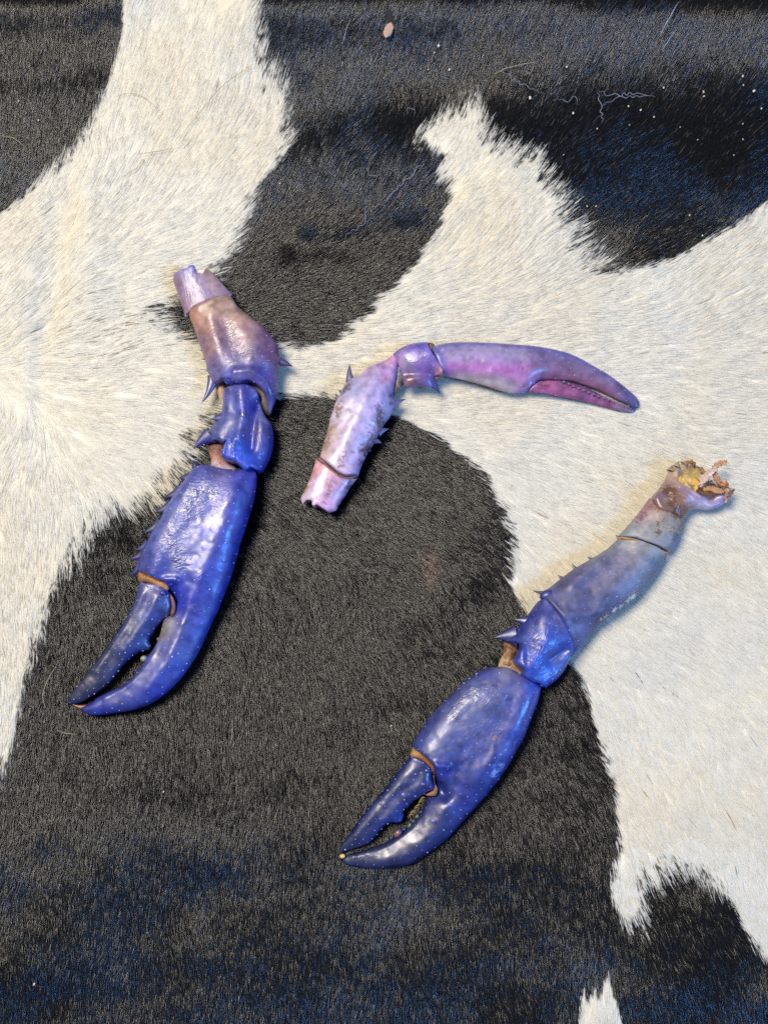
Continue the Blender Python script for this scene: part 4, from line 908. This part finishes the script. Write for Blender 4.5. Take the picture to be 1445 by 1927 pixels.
    ca_ = cu.attributes.new('haircol', 'FLOAT_COLOR', 'CURVE'); ca_.data.foreach_set('color', c4.ravel())
    cu.materials.append(mat)
    o = bpy.data.objects.new(name, cu); COL.objects.link(o); o.parent = rug; o.location = -rug.location
    o['kind'] = 'stuff'
    return o
VIEW = (-60, -50, 1500, 1990); FAR = (-400, -400, 1850, 2360)
fur('black_fur', False, 720000, VIEW, None, 1, 1.2, (14, 26), (0.3, 5.4), 10, 0.35, M_BF, 5, 0.09)
fur('white_fur', True, 560000, VIEW, None, 2, 1.95, (36, 64), (1.3, 4.4), 14, 0.66, M_WF, 5, 0.05)
o = fur('black_fur', False, 130000, FAR, VIEW, 3, 2.4, (18, 30), (2.5, 6.5), 12, 0.35, M_BF, 5, 0.12)
o = fur('white_fur', True, 90000, FAR, VIEW, 4, 2.6, (34, 58), (2.5, 7.0), 12, 0.6, M_WF, 5, 0.05)
tz = float(terrain(733, 56))
bp_ = blob('bare_patch', rug, plain('bare_skin', (176, 146, 128), 0.7, 0.5, 1500), 731, 57, tz+2.0, 9, 18, 2.0, ang=-0.35, rough=0.3)
bp_['label'] = 'small pinkish bare patch in the black fur'

# ================================================================== lint, stray hairs and flecks lying on the fur
M_LINT = plain('pale_lint', (140, 148, 164), 0.7)
M_STRAW = plain('tan_hair', (176, 160, 128), 0.5)
M_DARKH = plain('brown_hair', (104, 90, 76), 0.5)
M_FLECK = plain('chaff', (206, 196, 176), 0.6, 0.4)
def wavy(pts, amp, wl, seed):
    rg = np.random.default_rng(seed); q = catmull(pts, 2.2)
    L = np.concatenate([[0], np.cumsum(np.hypot(*np.diff(q, axis=0).T))])
    T = np.gradient(q, axis=0); T /= np.linalg.norm(T, axis=1)[:, None]+1e-9
    ph = L/wl*2*math.pi; o_ = amp*np.sin(ph+2*np.sin(ph*0.31))*(0.6+0.5*np.sin(L/23))
    q = q+np.stack([-T[:, 1], T[:, 0]], 1)*o_[:, None]
    return [(a_, b_, 8+0.6*math.sin(i*0.7)) for i, (a_, b_) in enumerate(q)]
threads = [
 ('lint_thread', [(1126, 170), (1150, 180), (1190, 176), (1234, 182)], 3.2, 17, M_LINT, 0.75, 'crinkled pale lint thread running level across the deep black fur at upper right', 'lint'),
 ('lint_thread', [(1124, 172), (1128, 190), (1134, 232)], 2.5, 15, M_LINT, 0.7, 'crinkled pale lint thread hanging down below the level one at upper right', 'lint'),
 ('lint_thread', [(1132, 198), (1165, 184), (1232, 180)], 2.2, 19, M_LINT, 0.6, 'faint kinked lint thread crossing just under the level one at upper right', 'lint'),
 ('lint_thread', [(940, 125), (955, 142), (985, 160), (1026, 178)], 3.0, 13, M_LINT, 0.6, 'kinked pale lint thread below the tan straw hair above the white spur', 'lint'),
 ('lint_thread', [(1048, 186), (1068, 190), (1080, 183), (1088, 198)], 2.0, 20, M_LINT, 0.6, 'short curled lint thread between the kinked threads above the white spur', 'lint'),
 ('lint_thread', [(802, 302), (772, 330), (742, 360), (722, 382), (708, 388)], 3.0, 22, M_LINT, 0.75, 'long wavy lint thread on blue-black fur left of the white spur', 'lint'),
 ('lint_thread', [(706, 388), (690, 402), (680, 425), (654, 440), (646, 462)], 3.0, 20, M_LINT, 0.55, 'faint wavy lint thread continuing down from the long wavy one', 'lint'),
 ('lint_thread', [(690, 313), (694, 328), (708, 332), (703, 342)], 1.5, 20, M_LINT, 0.55, 'tiny hooked lint thread on black fur between the two white fur areas', 'lint'),
 ('lint_thread', [(640, 338), (646, 352), (652, 342)], 1.5, 20, M_LINT, 0.55, 'tiny lint curl just right of the left white fur', 'lint'),
 ('lint_thread', [(765, 215), (768, 203), (780, 206), (778, 218)], 1.5, 20, M_LINT, 0.5, 'tiny lint loop left of the tip of the white spur', 'lint'),
 ('straw_hair', [(929, 139), (960, 126), (1012, 116)], 0.3, 40, M_STRAW, 0.9, 'straight tan hair lying on black fur above the white spur', 'stray hair'),
 ('straw_hair', [(1005, 120), (1000, 134), (983, 143)], 0.3, 40, M_STRAW, 0.6, 'short curved tan hair hooked below the straight tan hair', 'stray hair'),
 ('stray_hair', [(474, 122), (445, 142), (410, 170), (370, 220), (345, 248)], 0.5, 50, M_DARKH, 0.55, 'long dark hair lying diagonally on the upper white fur', 'stray hair'),
 ('stray_hair', [(218, 182), (245, 176), (270, 182), (298, 206)], 0.5, 50, M_DARKH, 0.45, 'thin arched brown hair on the upper white fur', 'stray hair'),
 ('stray_hair', [(260, 290), (290, 286), (326, 279)], 0.5, 50, M_DARKH, 0.5, 'short level brown hair below the diagonal one on white fur', 'stray hair'),
 ('stray_hair', [(232, 332), (255, 318), (270, 300), (268, 322)], 0.6, 40, M_DARKH, 0.5, 'kinked brown hair lowest of those on the upper white fur', 'stray hair'),
 ('stray_hair', [(108, 1252), (92, 1276), (82, 1305), (84, 1325), (92, 1338)], 0.5, 60, M_STRAW, 0.7, 'curved pale hair on black fur left of the open pincer', 'stray hair'),
 ('stray_hair', [(108, 1374), (125, 1380), (148, 1383)], 0.5, 60, M_STRAW, 0.7, 'short pale hair on black fur just below the open pincer tips', 'stray hair'),
 ('stray_hair', [(438, 1362), (437, 1385), (432, 1402)], 0.5, 60, M_STRAW, 0.6, 'short upright tan hair on black fur right of the open pincer', 'stray hair'),
 ('stray_hair', [(0, 255), (25, 260), (50, 277)], 0.4, 60, M_STRAW, 0.6, 'curved tan hair on black fur at the left edge', 'stray hair'),
 ('white_bristle', [(1276, 4), (1258, 35), (1240, 70)], 0.4, 60, M_LINT, 1.3, 'long white hair on the grey-black fur at the top right', 'stray hair'),
 ('white_bristle', [(1268, 58), (1258, 75), (1243, 97)], 0.3, 60, M_LINT, 1.0, 'shorter white hair below the long one at the top right', 'stray hair'),
 ('white_bristle', [(655, 44), (650, 62), (643, 86)], 0.3, 60, M_LINT, 0.8, 'thin white hair left of the pinkish bare patch', 'stray hair'),
 ('white_bristle', [(1072, 1248), (1095, 1278), (1112, 1312)], 0.5, 60, M_LINT, 1.0, 'white hair sticking out below the wrist of the lower right claw', 'stray hair'),
]
for i, (nm, pts, amp, wl, mt, r, lab, cat) in enumerate(threads):
    o = tube(nm, wavy(pts, amp, wl, i), r*0.8, mt, None, 5, True, False)
    tag(o, lab, cat)
def fleck(x, y, r, e=1.5, ang=0.8):
    return blob('chaff_fleck', None, M_FLECK, x, y, float(terrain(x, y))+6, r*e, r, r*0.5, ang=ang, rough=0.3)
for i, (x, y, r) in enumerate(((825, 86, 3.4), (817, 99, 1.8), (806, 131, 1.6), (845, 131, 2.6), (997, 184, 3.6), (1066, 126, 2.4), (1248, 165, 2.4), (1323, 173, 2.6), (1324, 181, 2.0), (1397, 143, 2.8), (1398, 160, 1.8), (1418, 171, 3.4),
    (1432, 204, 2.2), (1182, 200, 2.2), (1205, 207, 2.2), (1230, 220, 2.0), (1078, 213, 2.6), (1184, 235, 1.5), (1279, 239, 1.5), (1123, 242, 1.5), (1312, 263, 1.5), (1397, 233, 1.5), (1397, 262, 1.5), (1060, 291, 1.5), (1380, 292, 1.8), (1104, 388, 1.8), (1121, 388, 1.8),
    (1297, 405, 1.8), (1321, 443, 1.8), (497, 130, 2.2), (36, 190, 1.8), (73, 226, 2.0), (527, 345, 1.8), (65, 1852, 2.4), (308, 1490, 1.8), (736, 1366, 1.6))):
    o = fleck(x, y, r*0.72, ang=1.2+0.5*math.sin(i*2.1))
    tag(o, 'tiny cream chaff fleck on the black fur', 'fleck', 'cream chaff flecks scattered on the black fur')
